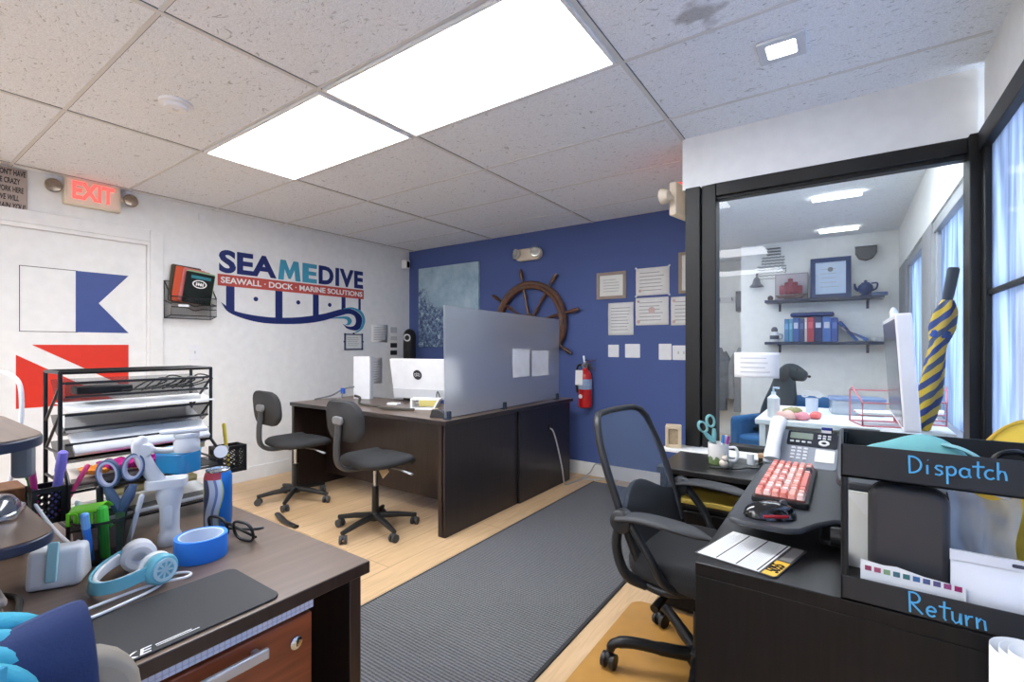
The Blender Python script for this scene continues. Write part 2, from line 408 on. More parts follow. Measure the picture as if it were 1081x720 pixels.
fl.box(.705, .709, 1.337, 1.777, 0, .001); fl.box(.705, 1.0, 1.335, 1.339, 0, .001); fl.box(.705, 1.0, 1.775, 1.779, 0, .001)
fl.m(1).prism([(.99, 1.337), (1.297, 1.337), (1.118, 1.553), (1.297, 1.777), (.99, 1.777)], 0, .0014)
fl.build('flag_emblem', [BLACK, C((58, 78, 140), .5)], door, smooth=0)
fl = MB().at(MD)
fl.prism([(.765, 1.247), (1.297, 1.247), (1.297, .915)], 0, .0014)
fl.prism([(.69, .82), (1.235, .82), (.69, 1.18)], 0, .0014)
fl.build('flag_emblem', C((214, 48, 26), .5), door, smooth=0)
k = MB(); k.cyl((XL - .012, DY0 + .07, .95), (XL + .05, DY0 + .07, .95), .012); k.ball((XL + .06, DY0 + .07, .95), .028)
k.build('door_knob', STEEL, door)
# ============================================================ lights in the ceiling
LAMP = emission('lit_diffuser', (246, 249, 255), 12.5)
def troffer(x0, x1, y0, label):
    t = thing('ceiling_light', label, 'ceiling light', ((x0 + x1) / 2, y0 + .306, H - .001), 0, 'ceiling light panels')
    hx, hy = (x1 - x0) / 2 - .014, .306 - .014
    f = MB(); f.ring(rr(hx*2, hy*2, .002, 1), rr(hx*2 - .03, hy*2 - .03, .002, 1), -.012, 0)
    f.build('frame', PLASTW, t, smooth=0)
    MB().box(-hx + .015, hx - .015, -hy + .015, hy - .015, -.008, -.003).build('diffuser', LAMP, t, smooth=0)
    return t
troffer(GX[2], GX[1], GY[7], 'bigger looking bright ceiling light panel nearest the camera')
troffer(GX[3], GX[2], GY[7], 'bright ceiling light panel farther back, nearer the exit sign')
# unseen panels added as fill light, behind the camera and in the office
for x0, x1, y0 in ((GX[2], GX[1], GY[3]), (GX[3], GX[2], GY[3]), (GX[2], GX[1], GY[0])):
    troffer(x0, x1, y0, 'added unseen fill light panel in the part of the room behind the camera')
troffer(-.66, .30, 2.99, 'added unseen fill light panel in the office, hidden above the glass')  # added out of view to brighten the dark office
troffer(-2.35, -1.18, 4.6, 'added unseen fill light panel over the coat alcove')  # added behind the angled wall to light the alcove
for y0 in (4.45, 5.75):
    tag(MB().box(-.22, .10, y0, y0 + .07, H - .03, H - .002).build('strip_light', emission('lit_strip', (255, 254, 252), 4.0)), 'slim ceiling strip light in the office, ' + ('nearer the glass' if y0 < 5 else 'above the shelves'), 'strip light', 'office strip lights')
t = thing('spot_light', 'small square glass spot light in the ceiling near the bulkhead', 'spot light', (-.208, 2.15, H), 0)
MB().ring(rr(.165, .165, .01), rr(.10, .10, .01), -.012, 0).build('trim_ring', C((225, 228, 232), .1, coat=.5), t, bevel=.003)
MB().prism(rr(.098, .098, .01), -.010, -.004).build('lens', emission('lit_spot', (255, 252, 246), 14), t, smooth=0)
t = thing('smoke_detector', 'round white smoke detector on the ceiling tile', 'smoke detector', (-2.66, .95, H), 0)
MB().lathe([(.0, -.034), (.045, -.034), (.05, -.028), (.05, -.014), (.068, -.012), (.07, 0)]).build('detector_body', PLASTW, t)
MB().lathe([(.0, -.038), (.012, -.038), (.014, -.034)]).build('test_button', C((215, 215, 215), .4), t)

# ============================================================ left wall (local x = along the wall, z up, -y into the room)
def lw(y, z, out=0): return (XL + out, y, z)
LR, BR = 90, 0
def exit_sign(loc, rz, label, txt=True):
    t = thing('exit_sign', label, 'exit sign', loc, rz)
    MB().box(-.16, .16, -.05, -.002, -.1, .1).build('housing', CREAM, t, bevel=.008)
    MB().box(-.145, .145, -.054, -.049, -.085, .085).build('face_plate', C((236, 210, 190), .4, emit=.04), t, bevel=.003)
    text('lettering', 'EXIT', .165, emission('lit_red_letters', (255, 84, 78), 1.5), t, T(.0, -.055, 0) @ FRONT, bold=.006, width=.235)
    MB().box(-.09, .09, -.048, -.012, .1, .115).build('top_lens', emission('red_top_glow', (255, 90, 80), 1.2), t, bevel=.003)
    for s in (-1, 1):
        h = MB(); h.cyl((s*.155, -.03, .0), (s*.19, -.035, .005), .014); h.lathe([(.0, 0), (.03, 0), (.046, .03), (.048, .045)], 20, T(s*.215, -.02, .005) @ RX(90))
        lo = h.build('lamp_head', CREAM, t)
        MB().lathe([(.0, .046), (.03, .047), (.044, .044)], 20, T(s*.215, -.02, .005) @ RX(90)).build('lamp_lens', C((150, 135, 120), .2, metal=.6, var=.5, scale=60), lo)
    return t
exit_sign(lw(1.075, 2.335), LR, 'cream exit sign with lit red letters and two lamp heads above the door')
exit_sign((-.80, 3.06, 2.13), -101, 'cream exit sign seen edge-on beside the black window frame')
# plaque, cut by the picture's edge
t = thing('wall_plaque', 'taupe wooden plaque with black words high beside the exit sign', 'plaque', lw(.50, 2.27), LR)
MB().box(-.24, .24, -.014, -.001, -.148, .142).build('board', C((176, 160, 150), .6, scale=30), t, bevel=.003)
for k, (s, w_) in enumerate((("YOU DON'T HAVE", .195), ("TO BE CRAZY", .145), ("TO WORK HERE", .165), ("WE WILL", .095), ("TRAIN YOU!", .14))):
    text('lettering', s, .050, BLACK, t, T(.232 - w_/2 - (.0, .026, .010, .032, .002)[k], -.0145, .108 - k*.055) @ FRONT, bold=.0012, width=w_, shear=.2 if k > 2 else 0)
tag(MB().prism(rr(.06, .06, .008), 0, .018, FRONT).build('wall_sensor', PLASTW, loc=lw(1.80, 2.335), rotz=LR, bevel=.004), 'small white square sensor high on the white wall', 'sensor')
# hanging file with folders
t = thing('wall_file', 'black wire wall file holding a stack of dark folders by the door', 'wall file', lw(1.695, 1.465), LR)
f = MB()
def rect_rods(mb, x0, x1, y, z0, z1, r=.0045): 
    p = [(x0, y, z0), (x1, y, z0), (x1, y, z1), (x0, y, z1)]
    mb.tube(p, r, 6, closed=True)
rect_rods(f, -.17, .17, -.006, .0, .30); rect_rods(f, -.165, .165, -.13, .02, .17)
for s in (-.17, .17):
    f.cyl((s, -.006, .0), (s*.97, -.13, .02), .0045, n=6); f.cyl((s, -.006, .30), (s*.97, -.13, .17), .0045, n=6); f.cyl((s, -.006, .14), (s*.97, -.13, .11), .0045, n=6)
for z in (.075, .11):
    f.tube(bezier([(-.165, -.131, z + .01), (-.06, -.131, z + .01), (0, -.131, z - .012), (.06, -.131, z), (.165, -.131, z)], 5), .004, 6)
f.build('wire_frame', WIRE, t)
f = MB(); f.grid(lambda u, v: (-.165 + .33*u, -.131, .02 + .15*v), 1, 1); f.grid(lambda u, v: (-.17 + .34*u, -.007, .3*v), 1, 1)
f.grid(lambda u, v: (-.17 + .34*u, -.006 - .125*v, .02*v), 1, 1)
for s in (-1, 1): f.grid(lambda u, v: (s*.168, -.006 - .125*u, .02*u + (.3 - .13*u - .02*u)*v), 1, 1)
f.build('mesh_panel', screen_mesh('wall_file_mesh', (22, 22, 24), .28), t, smooth=0)
MB().prism(rr(.075, .018, .003), 0, .003, T(-.08, -.134, .098) @ FRONT).build('label_holder', PLASTW, t)
def folder(name, x, y, z, w_, h_, rgb, lab, lean, tilt=0):
    z += .075; h_ *= .84; w_ *= .92
    o = MB().prism(rr(w_, h_, .015), -.006, .006, T(0, 0, h_/2) @ FRONT).build(name, C(rgb, .35), bevel=.002)
    o.matrix_world = T(*lw(1.695, 1.48)) @ RZ(90) @ T(x, y, z) @ RY(tilt) @ RX(lean)
    return tag(o, lab, 'folder', 'folders in the wall file')
folder('folder', -.045, -.03, .04, .24, .36, (70, 60, 38), 'dark olive folder at the back of the wall file', 2, 4)
folder('folder', -.03, -.05, .04, .24, .34, (206, 84, 48), 'orange folder second in the wall file', 3, 6)
folder('folder', .00, -.068, .04, .22, .33, (214, 120, 118), 'pale red folder behind the front menu in the wall file', 4, 8)
folder('folder', .035, -.085, .04, .23, .31, (150, 190, 140), 'pale green folder at the right in the wall file', 5, 6)
mf = thing('menu_folder', 'black glossy folder with round white emblem at the front of the wall file', 'folder', (0, 0, 0), 0, 'folders in the wall file')
mf.matrix_world = T(*lw(1.695, 1.48)) @ RZ(90) @ T(.02, -.108, .105) @ RY(6) @ RX(6) @ Matrix.Diagonal((.92, 1, .84, 1))
MB().prism(rr(.23, .305, .012), -.006, .006, T(0, 0, .1525) @ FRONT).build('cover', C((18, 26, 22), .25), mf, bevel=.002)
MB().box(-.075, .085, -.0085, -.006, .245, .275).build('teal_band', C((40, 120, 130), .4), mf)
e = MB(); e.ring([(.058*math.cos(a*PI/16), .04*math.sin(a*PI/16)) for a in range(32)], [(.048*math.cos(a*PI/16), .031*math.sin(a*PI/16)) for a in range(32)], 0, .002, T(.0, -.0062, .195) @ FRONT)
for x in (-.025, -.008, .01, .027): e.box(x - .005, x + .005, -.008, -.006, .178, .21)
e.box(-.03, .03, -.008, -.006, .19, .197)
e.build('emblem', PAPER, mf, smooth=0)

# company sign : vinyl lettering on the wall
NAVY, TEAL, BRICK = C((30, 44, 106), .5), C((70, 156, 184), .5), C((196, 84, 72), .5)
t = thing('company_sign', 'navy and teal company logo with wave lettering on the white wall', 'wall sign', lw(2.695, 1.76, .0), LR)
M0 = T(0, -.003, 0) @ FRONT
def sign_word(s, x0, x1, z, h, m, bold, space=1.0):
    o = text('lettering', s, .3, m, t, Matrix.Identity(4), bold=bold, depth=.002, space=space)
    vs = o.data.vertices; xs = [v.co.x for v in vs]; ys = [v.co.y for v in vs]
    sx, sy = (x1 - x0) / (max(xs) - min(xs)), h / (max(ys) - min(ys)); ax, ay = min(xs), min(ys)
    for v in vs: v.co = (x0 + (v.co.x - ax) * sx, z + (v.co.y - ay) * sy, v.co.z)
    o.data.transform(M0); return o
sign_word('SEA', -.76, -.245, .125, .205, NAVY, .011)
for nm, x0, x1, sl, P in (('M', -.228, .005, .0, [(0, 0), (.1, 1), (.33, 1), (.5, .5), (.67, 1), (.90, 1), (1, 0), (.76, 0), (.72, .56), (.55, .08), (.45, .08), (.28, .56), (.24, 0)]),
                      ('E', .025, .185, 0, [(0, 0), (1, 0), (1, .22), (.42, .22), (.42, .4), (.95, .4), (.95, .6), (.42, .6), (.42, .78), (1, .78), (1, 1), (0, 1)])):
    MB().prism([(x0 + (x1 - x0)*u, .125 + .195*v) for u, v in P], 0, .002, T(0, -.001, 0) @ FRONT).build('lettering', TEAL, t, smooth=0)
sign_word('DIVE', .205, .76, .125, .195, NAVY, .012, 1.12)
MB().box(-.77, .77, -.003, -.0005, .01, .112).build('banner', BRICK, t, smooth=0)
sign_word('SEAWALL · DOCK · MARINE SOLUTIONS', -.745, .75, .034, .056, PAPER, .007)
for x0, x1, z0 in ((-.70, -.63, -.205), (-.255, -.185, -.26), (.14, .205, -.215), (.48, .53, -.12), (.70, .73, -.14)):
    MB().box(x0, x1, -.0025, -.0005, z0, .012).build('piling', NAVY, t, smooth=0)
for x in (-.44, -.02, .335): MB().lathe([(0, 0), (.021, 0), (.021, .002), (0, .002)], 16, T(x, 0, -.085) @ RX(90)).build('bolt_dot', NAVY, t, smooth=0)
def band(pts_top, pts_bot, m, nm, lift):
    a = [Vector((x, z*.93, 0)) for x, z in pts_top]; b = [Vector((x, z*.93, 0)) for x, z in pts_bot]
    A = bezier(a, 8); B = bezier(b, 8); q = MB().at(M0); n = min(len(A), len(B))
    for k in range(n - 1):
        v = [q.v((p.x, p.y, lift)) for p in (A[k], A[k+1], B[k+1], B[k])]; q.f(v)
    return q.build(nm, m, t, smooth=0)
band([(-.745, -.145), (-.62, -.225), (-.35, -.265), (-.05, -.255), (.25, -.20), (.48, -.13), (.62, -.125), (.73, -.19), (.745, -.28), (.69, -.37), (.56, -.36), (.49, -.30)],
     [(-.745, -.145), (-.66, -.25), (-.40, -.325), (-.05, -.325), (.22, -.285), (.44, -.215), (.56, -.18), (.64, -.20), (.665, -.265), (.635, -.32), (.56, -.33), (.49, -.30)], NAVY, 'wave', .0008)
band([(.50, -.118), (.62, -.10), (.74, -.14), (.79, -.24), (.76, -.34), (.69, -.395), (.64, -.40)],
     [(.50, -.128), (.62, -.122), (.73, -.18), (.75, -.27), (.71, -.36), (.66, -.39), (.64, -.40)], TEAL, 'wave', .0010)
band([(.33, -.25), (.45, -.222), (.56, -.215), (.61, -.26), (.58, -.31), (.52, -.315)],
     [(.33, -.25), (.45, -.242), (.53, -.245), (.555, -.27), (.55, -.295), (.52, -.315)], TEAL, 'wave', .0012)
# switch plate, certificate, notes
def plate(name, x, z, rot, loc, w_, h_, label, kind='plate', toggles=1):
    t = thing(name, label, kind, loc, rot)
    MB().prism(rr(w_, h_, .006), .0005, .007, FRONT).build('cover_plate', PLASTW, t, bevel=.002)
    for k in range(toggles):
        MB().box((k - (toggles-1)/2)*.045 - .006, (k - (toggles-1)/2)*.045 + .006, -.014, -.006, -.012, .012).build('toggle', C((200, 200, 200), .4), t, bevel=.002)
    return t
plate('light_switch', 0, 0, LR, lw(1.745, 1.185), .08, .125, 'white light switch on the wall between door and logo', 'light switch')
def lines(mb, x0, x1, z0, z1, n, y, h=.004, rag=.25):
    for k in range(n):
        z = z1 - (z1 - z0) * (k + .5) / n
        mb.box(x0, x1 - (x1 - x0) * rag * random.random(), y - .0004, y, z - h/2, z + h/2)
def sheet(name, loc, rot, w_, h_, label, n=6, cat='paper', rgb=(236, 236, 234), group=None, seal=None, margin=.12, ink=None, tape=False):
    t = thing(name, label, cat, loc, rot, group)
    MB().grid(lambda u, v: (-w_/2 + w_*u, -.003 - .006*math.sin(PI*v)*(1 if v > .5 else .4), -h_/2 + h_*v), 2, 8).build('page', C(rgb, .7), t, solid=.0008)
    if n:
        q = MB(); mx, mz = w_*margin, h_*margin
        q.at(T(0, -.0085, 0)); lines(q, -w_/2 + mx, w_/2 - mx, -h_/2 + mz, h_/2 - mz, n, -.001, min(.006, h_/n*.3)); q.build('printed_text', ink or INKL, t, smooth=0)
    if seal:
        q = MB()
        for sx, sz, r in seal: q.lathe([(0, 0), (r, 0), (r, .002), (0, .002)], 14, T(sx, -.009, sz) @ RX(90))
        q.build('seal', C((208, 182, 180), .6), t, smooth=0)
    if tape:
        q = MB()
        for sx in (-1, 1):
            for sz in (-1, 1): q.prism([(-.02, -.008), (.02, -.008), (.02, .008), (-.02, .008)], 0, .001, T(sx*w_*.47, -.006, sz*h_*.48) @ FRONT @ RZ(45*sx*sz))
        q.build('tape', C((225, 228, 235), .3), t, smooth=0)
    return t
def framed(name, loc, rot, w_, h_, rgb, label, bw=.025, n=5, cat='framed certificate', paper=(226, 226, 220), group=None, seal=None, depth=.02):
    t = thing(name, label, cat, loc, rot, group)
    o, i = rr(w_, h_, .002, 1), rr(w_ - 2*bw, h_ - 2*bw, .002, 1)
    MB().ring(o, i, .001, depth, FRONT).build('frame', C(rgb, .4), t, bevel=.003)
    MB().box(-w_/2 + bw*.8, w_/2 - bw*.8, -.008, -.002, -h_/2 + bw*.8, h_/2 - bw*.8).build('document', C(paper, .7), t, smooth=0)
    q = MB(); lines(q, -w_/2 + bw + w_*.12, w_/2 - bw - w_*.12, -h_/2 + bw + h_*.12, h_/2 - bw - h_*.12, n, -.0082, .005); q.build('printed_text', INKL, t, smooth=0)
    if seal:
        q = MB(); q.lathe([(0, 0), (seal[2], 0), (seal[2], .002), (0, .002)], 14, T(seal[0], -.008, seal[1]) @ RX(90)); q.build('seal', C((120, 120, 128), .5), t, smooth=0)
    return t
fr = framed('framed_certificate', lw(3.325, 1.285), LR, .235, .175, (70, 76, 104), 'small framed certificate below the logo, above the white board', .012)
q = MB()
for sx in (-1, 1):
    for sz in (-1, 1): q.ball((sx*.112, -.012, sz*.082), .012, 10)
    q.ball((sx*.118, -.012, 0), .012, 10)
q.ball((0, -.012, .09), .012, 10); q.build('corner_ornament', C((50, 54, 76), .4), fr)
sheet('notice', lw(3.69, 1.385), LR, .24, .21, 'faint grey printed notice on the white wall right of the logo', 9)
sheet('notice', lw(3.60, .95), LR, .25, .30, 'grey printed notice on the white wall behind the white computer', 8)
for k, (z, rgb, hh, wd) in enumerate(((1.43, (196, 196, 198), .07, 'pale grey sign plate topmost of the small column on the white wall'), (1.33, (205, 205, 206), .05, 'pale plate just above the black plates on the white wall'), (1.245, (40, 40, 44), .055, 'black square sign plate, upper of two on the white wall'), (1.155, (40, 40, 44), .055, 'black square sign plate, lower of two on the white wall'), (1.06, (190, 190, 192), .04, 'small pale plate under the black plates on the white wall'))):
    tag(MB().prism(rr(.10, hh, .006), .0005, .008, FRONT).build('sign_plate', C(rgb, .5), loc=lw(3.905, z), rotz=LR, bevel=.002), wd, 'sign plate', 'small plates on the white wall')
t = thing('security_camera', 'small white camera with black lens high in the wall corner', 'camera', lw(4.06, 2.245), LR)
MB().box(-.03, .03, -.09, -.001, -.055, .055).build('camera_body', PLASTW, t, bevel=.008)
MB().prism(rr(.04, .075, .012), 0, .006, T(.0, -.088, -.005) @ FRONT).build('lens_panel', C((15, 15, 16), .15), t, bevel=.002)

# ============================================================ blue wall
def bw(x, z): return (x, YB, z)
def pic_mat():
    m = bpy.data.materials.new('coral_reef_print'); n, l, b = nodes(m)
    tc = n.new('ShaderNodeTexCoord'); sx = n.new('ShaderNodeSeparateXYZ'); l.new(tc.outputs['Object'], sx.inputs[0])
    n1 = n.new('ShaderNodeTexNoise'); n1.inputs['Scale'].default_value = 5; n1.inputs['Detail'].default_value = 10; n1.inputs['Roughness'].default_value = .7; l.new(tc.outputs['Object'], n1.inputs[0])
    n2 = n.new('ShaderNodeTexNoise'); n2.inputs['Scale'].default_value = 22; n2.inputs['Detail'].default_value = 6; n2.inputs['Roughness'].default_value = .8; l.new(tc.outputs['Object'], n2.inputs[0])
    wat = n.new('ShaderNodeValToRGB'); wat.color_ramp.elements[0].position = .3; wat.color_ramp.elements[0].color = L((126, 160, 184)); wat.color_ramp.elements[1].position = .7; wat.color_ramp.elements[1].color = L((186, 206, 216)); l.new(n1.outputs['Fac'], wat.inputs[0])
    reef = n.new('ShaderNodeValToRGB'); r = reef.color_ramp
    r.elements[0].position = .36; r.elements[0].color = L((50, 54, 86)); r.elements[1].position = .66; r.elements[1].color = L((222, 228, 232))
    e = r.elements.new(.47); e.color = L((78, 96, 134)); e = r.elements.new(.56); e.color = L((128, 158, 182)); l.new(n2.outputs['Fac'], reef.inputs[0])
    # reef outcrop: low on the sheet, climbing at the left
    dx = n.new('ShaderNodeMath'); dx.operation = 'MULTIPLY_ADD'; dx.inputs[1].default_value = -.55; dx.inputs[2].default_value = -.05; l.new(sx.outputs['X'], dx.inputs[0])
    sub = n.new('ShaderNodeMath'); sub.operation = 'SUBTRACT'; l.new(dx.outputs[0], sub.inputs[0]); l.new(sx.outputs['Z'], sub.inputs[1])
    ad = n.new('ShaderNodeMath'); ad.operation = 'MULTIPLY_ADD'; ad.inputs[1].default_value = 1.1; l.new(n1.outputs['Fac'], ad.inputs[0]); l.new(sub.outputs[0], ad.inputs[2])
    st = n.new('ShaderNodeValToRGB'); st.color_ramp.elements[0].position = .5; st.color_ramp.elements[1].position = .62; l.new(ad.outputs[0], st.inputs[0])
    mx = n.new('ShaderNodeMix'); mx.data_type = 'RGBA'; l.new(st.outputs[0], mx.inputs[0]); l.new(wat.outputs[0], mx.inputs[6]); l.new(reef.outputs[0], mx.inputs[7]); l.new(mx.outputs[2], b.inputs['Base Color'])
    b.inputs['Roughness'].default_value = .4; return m
tag(MB().box(-.475, .475, -.03, -.001, -.48, .48).build('canvas_print', pic_mat(), loc=bw(-3.83, 1.705), bevel=.003), 'pale blue coral reef canvas print on the blue wall', 'picture')
t = thing('emergency_light', 'oval cream emergency light with two lamps on the blue wall', 'emergency light', bw(-2.69, 2.185))
MB().prism(rr(.32, .125, .06, 8), .0005, .06, FRONT).build('housing', CREAM, t, bevel=.015, seg=3)
for s in (-1, 1):
    o = MB().lathe([(0, .0), (.03, .0), (.05, .03), (.052, .045), (.046, .05)], 20, T(s*.105, -.055, .008) @ RZ(s*20) @ RX(90)).build('lamp_head', C((232, 226, 214), .4), t)
    MB().lathe([(0, .046), (.025, .05), (.046, .049)], 20, T(s*.105, -.055, .008) @ RZ(s*20) @ RX(90)).build('lamp_lens', C((205, 205, 200), .1, metal=.7), o)
# ship's wheel
t = thing('ship_wheel', 'dark wooden ship wheel with turned handles on the blue wall', 'ship wheel', bw(-2.66, 1.475))
RW = .43
MB().lathe([(RW, .03), (RW, .065), (RW - .012, .075), (RW - .035, .068), (RW - .045, .075), (RW - .072, .075), (RW - .082, .065), (RW - .082, .03), (RW - .07, .022), (RW - .012, .022)], 64, RX(90), closed=True).build('rim', WHEELW, t)
MB().lathe([(0, .10), (.03, .10), (.05, .085), (.085, .085), (.095, .075), (.095, .02), (0, .02)], 32, RX(90)).build('hub', WHEELW, t)
for k in range(8):
    a = math.radians(12 + 45*k)
    Mq = RX(90) @ RZ(math.degrees(a)) @ T(0, 0, .05) @ RY(90)
    MB().lathe([(0, .08), (.016, .08), (.014, .12), (.021, .15), (.013, .19), (.013, .24), (.02, .28), (.015, .32), (.018, .36), (.018, RW), (.014, RW + .01), (.012, RW + .03), (.02, RW + .06), (.021, RW + .10), (.014, RW + .14), (0, RW + .147)], 14, Mq).build('spoke', WHEELW, t)
framed('framed_certificate', bw(-1.785, 1.80), BR, .29, .25, (148, 132, 122), 'small certificate in a brown frame, leftmost on the blue wall', .028)
sheet('certificate', bw(-1.40, 1.81), BR, .30, .245, 'wrinkled certificate in a clear sleeve, topmost sheet on the blue wall', 6, 'certificate', seal=[(-.11, -.08, .014)], tape=True)
sheet('certificate', bw(-1.695, 1.487), BR, .245, .30, 'upright printed sheet below the brown framed certificate', 8, 'certificate')
sheet('certificate', bw(-1.405, 1.545), BR, .295, .245, 'certificate with reddish seals under the sleeved certificate', 6, 'certificate', seal=[(-.12, -.09, .016), (-.12, .09, .012), (0, .01, .03)])
sheet('certificate', bw(-1.09, 1.538), BR, .295, .245, 'certificate half hidden behind the black window frame', 6, 'certificate', seal=[(-.12, .09, .014), (-.12, -.09, .014)])
framed('framed_certificate', bw(-1.04, 1.86), BR, .26, .35, (150, 134, 112), 'framed certificate cut by the black window frame', .025)
plate('light_switch', 0, 0, BR, bw(-1.765, 1.192), .105, .115, 'white cover plate left of four on the blue wall', 'wall plate', 0)
plate('light_switch', 0, 0, BR, bw(-1.582, 1.194), .14, .125, 'wide white cover plate second from left on the blue wall', 'wall plate', 0)
plate('light_switch', 0, 0, BR, bw(-1.288, 1.187), .11, .14, 'white cover plate third from left on the blue wall', 'wall plate', 0)
plate('light_switch', 0, 0, BR, bw(-1.15, 1.18), .15, .125, 'white double switch plate beside the black window frame', 'light switch', 2)
# fire extinguisher
t = thing('fire_extinguisher', 'red fire extinguisher hanging on the blue wall', 'fire extinguisher', (-2.02, YB - .075, .655))
MB().lathe([(0, 0), (.05, 0), (.062, .012), (.064, .03), (.064, .27), (.06, .31), (.04, .345), (.025, .36), (.022, .375), (0, .375)], 32).build('cylinder', C((196, 26, 26), .3, coat=.4), t)
MB().lathe([(.0648, .175), (.0652, .177), (.0652, .268), (.0648, .27)], 32).build('label_band', C((146, 168, 196), .4, var=.3, scale=30), t)
MB().lathe([(0, 0), (.02, 0), (.02, .003), (0, .003)], 16, T(-.018, -.062, .11) @ RX(90)).build('gauge_sticker', PAPER, t)
v = MB(); v.cyl((0, 0, .37), (0, 0, .43), .02); v.cyl((0, -.02, .40), (0, -.045, .40), .016); v.build('valve', STEEL, t)
v = MB(); v.tube([(-.02, 0, .425), (.03, 0, .44), (.12, -.01, .455)], [.008, .010, .007], 8, flat=.5); v.tube([(.0, 0, .41), (.05, 0, .395), (.125, -.01, .35)], [.008, .010, .007], 8, flat=.5); v.tube([(-.005, 0, .42), (-.015, 0, .49)], [.01, .012], 8)
v.build('lever', CHROME, t)
MB().tube(bezier([(-.02, -.01, .405), (-.07, -.01, .39), (-.085, -.01, .30), (-.08, -.02, .2), (-.072, -.02, .14)], 6), .011, 10).build('hose', BLACK, t)
MB().prism(rr(.075, .14, .006), 0, .002, T(-.03, -.068, .285) @ RX(-4) @ FRONT).build('inspection_tag', PAPER, t)
MB().box(-.025, .025, .06, .074, .2, .42).build('wall_bracket', STEEL, t)
# tower fan in the corner
t = thing('tower_fan', 'black tower fan with round dial in the corner behind the white computer', 'fan', (-4.30, 3.98, 0), 25)
MB().lathe([(0, 0), (.14, 0), (.15, .012), (.13, .03), (.05, .05), (0, .05)], 32).build('base', BLACK, t)
MB().prism([(.075*math.cos(a), .075*math.sin(a)) for a in [k*PI/16 for k in range(32)]], .04, 1.36).build('tower_body', BLACKM, t)
MB().ball((0, 0, 1.36), (.075, .075, .085), 28).build('rounded_cap', BLACK, t)
d = MB(); d.lathe([(.030, 0), (.044, 0), (.044, .012), (.030, .012)], 24, T(.0, -.07, 1.335) @ RX(90), closed=True); d.build('dial_ring', C((200, 202, 206), .25, metal=.5), t)
MB().box(-.03, .03, -.079, -.07, .3, 1.18).build('grille', C((10, 10, 11), .6), t)

# ============================================================ rug
def rug_mat():
    m = bpy.data.materials.new('ribbed_grey_carpet'); n, l, b = nodes(m)
    tc = n.new('ShaderNodeTexCoord'); sp = n.new('ShaderNodeSeparateXYZ'); l.new(tc.outputs['Object'], sp.inputs[0])
    def wave(o, f):
        q = n.new('ShaderNodeMath'); q.operation = 'MULTIPLY'; q.inputs[1].default_value = f; l.new(sp.outputs[o], q.inputs[0])
        s = n.new('ShaderNodeMath'); s.operation = 'SINE'; l.new(q.outputs[0], s.inputs[0]); return s
    a, c = wave('Y', 420), wave('X', 300)
    mm = n.new('ShaderNodeMath'); mm.operation = 'MULTIPLY_ADD'; mm.inputs[1].default_value = .15; l.new(c.outputs[0], mm.inputs[0]); l.new(a.outputs[0], mm.inputs[2])
    nz = n.new('ShaderNodeTexNoise'); nz.inputs['Scale'].default_value = 180; l.new(tc.outputs['Object'], nz.inputs[0])
    ad = n.new('ShaderNodeMath'); ad.operation = 'MULTIPLY_ADD'; ad.inputs[1].default_value = 2.0; l.new(nz.outputs['Fac'], ad.inputs[0]); l.new(mm.outputs[0], ad.inputs[2])
    cr = n.new('ShaderNodeValToRGB'); cr.color_ramp.elements[0].position = .1; cr.color_ramp.elements[0].color = L((72, 73, 76)); cr.color_ramp.elements[1].position = 1; cr.color_ramp.elements[1].color = L((134, 135, 138))
    mr = n.new('ShaderNodeMapRange'); mr.inputs[1].default_value = -.6; mr.inputs[2].default_value = 2.6; l.new(ad.outputs[0], mr.inputs[0]); l.new(mr.outputs[0], cr.inputs[0]); l.new(cr.outputs[0], b.inputs['Base Color'])
    bp = n.new('ShaderNodeBump'); bp.inputs['Strength'].default_value = .7; bp.inputs['Distance'].default_value = .004; l.new(ad.outputs[0], bp.inputs['Height']); l.new(bp.outputs[0], b.inputs['Normal'])
    b.inputs['Roughness'].default_value = .95; return m
t = thing('carpet_runner', 'long ribbed grey carpet runner on the pale wood floor', 'rug', (-1.41, 2.05, 0))
MB().box(-.455, .455, -1.29, 1.90, .0005, .009).build('ribbed_pile', rug_mat(), t, smooth=0)
MB().ring([(-.47, -1.302), (.47, -1.302), (.47, 1.912), (-.47, 1.912)], [(-.455, -1.29), (.455, -1.29), (.455, 1.90), (-.455, 1.90)], .0005, .0085).build('edging', C((48, 48, 50), .8), t, smooth=0)
def amber_mat():
    m = C((186, 138, 70), .35, var=.25, scale=9, coat=.2); return m
tag(MB().prism(rr(.86, 1.25, .06), .0005, .005).build('chair_mat', amber_mat(), loc=(-.415, 1.62, 0), bevel=.001), 'amber brown floor mat under the mesh office chair', 'floor mat')
# ============================================================ far reception desk (L shaped)
t = thing('reception_desk', 'dark brown L-shaped desk with a tall closed front beside the carpet', 'desk', (0, 0, 0))
top = [(-3.90, 2.24), (-2.09, 2.24), (-2.06, 3.92), (-2.72, 3.92), (-2.72, 2.92), (-3.90, 2.92)]
edge_mat(MB().prism(top, .727, .757).build('desktop', DESKTOP_X, t, bevel=.003), DESKCOOL)
MB().box(-3.885, -3.855, 2.25, 2.90, .002, .727).build('side_panel', DESKDARK, t, bevel=.002)
MB().box(-3.855, -2.16, 2.56, 2.58, .10, .727).build('modesty_panel', DESKDARK, t, bevel=.002)
MB().box(-2.165, -2.12, 2.25, 2.265, .002, .727).build('edge_strip', DESKDARK, t)
MB().box(-2.135, -2.105, 2.25, 3.075, .002, .727).build('front_panel', DESKCOOL, t, bevel=.002)
MB().box(-2.122, -2.09, 3.08, 3.91, .002, .74).build('front_panel', DESKCOOL, t, bevel=.002)
MB().lathe([(.022, 0), (.034, 0), (.034, .006), (.022, .006)], 24, T(-2.0895, 3.55, .53) @ RY(90), closed=True).build('grommet', BLACK, t)
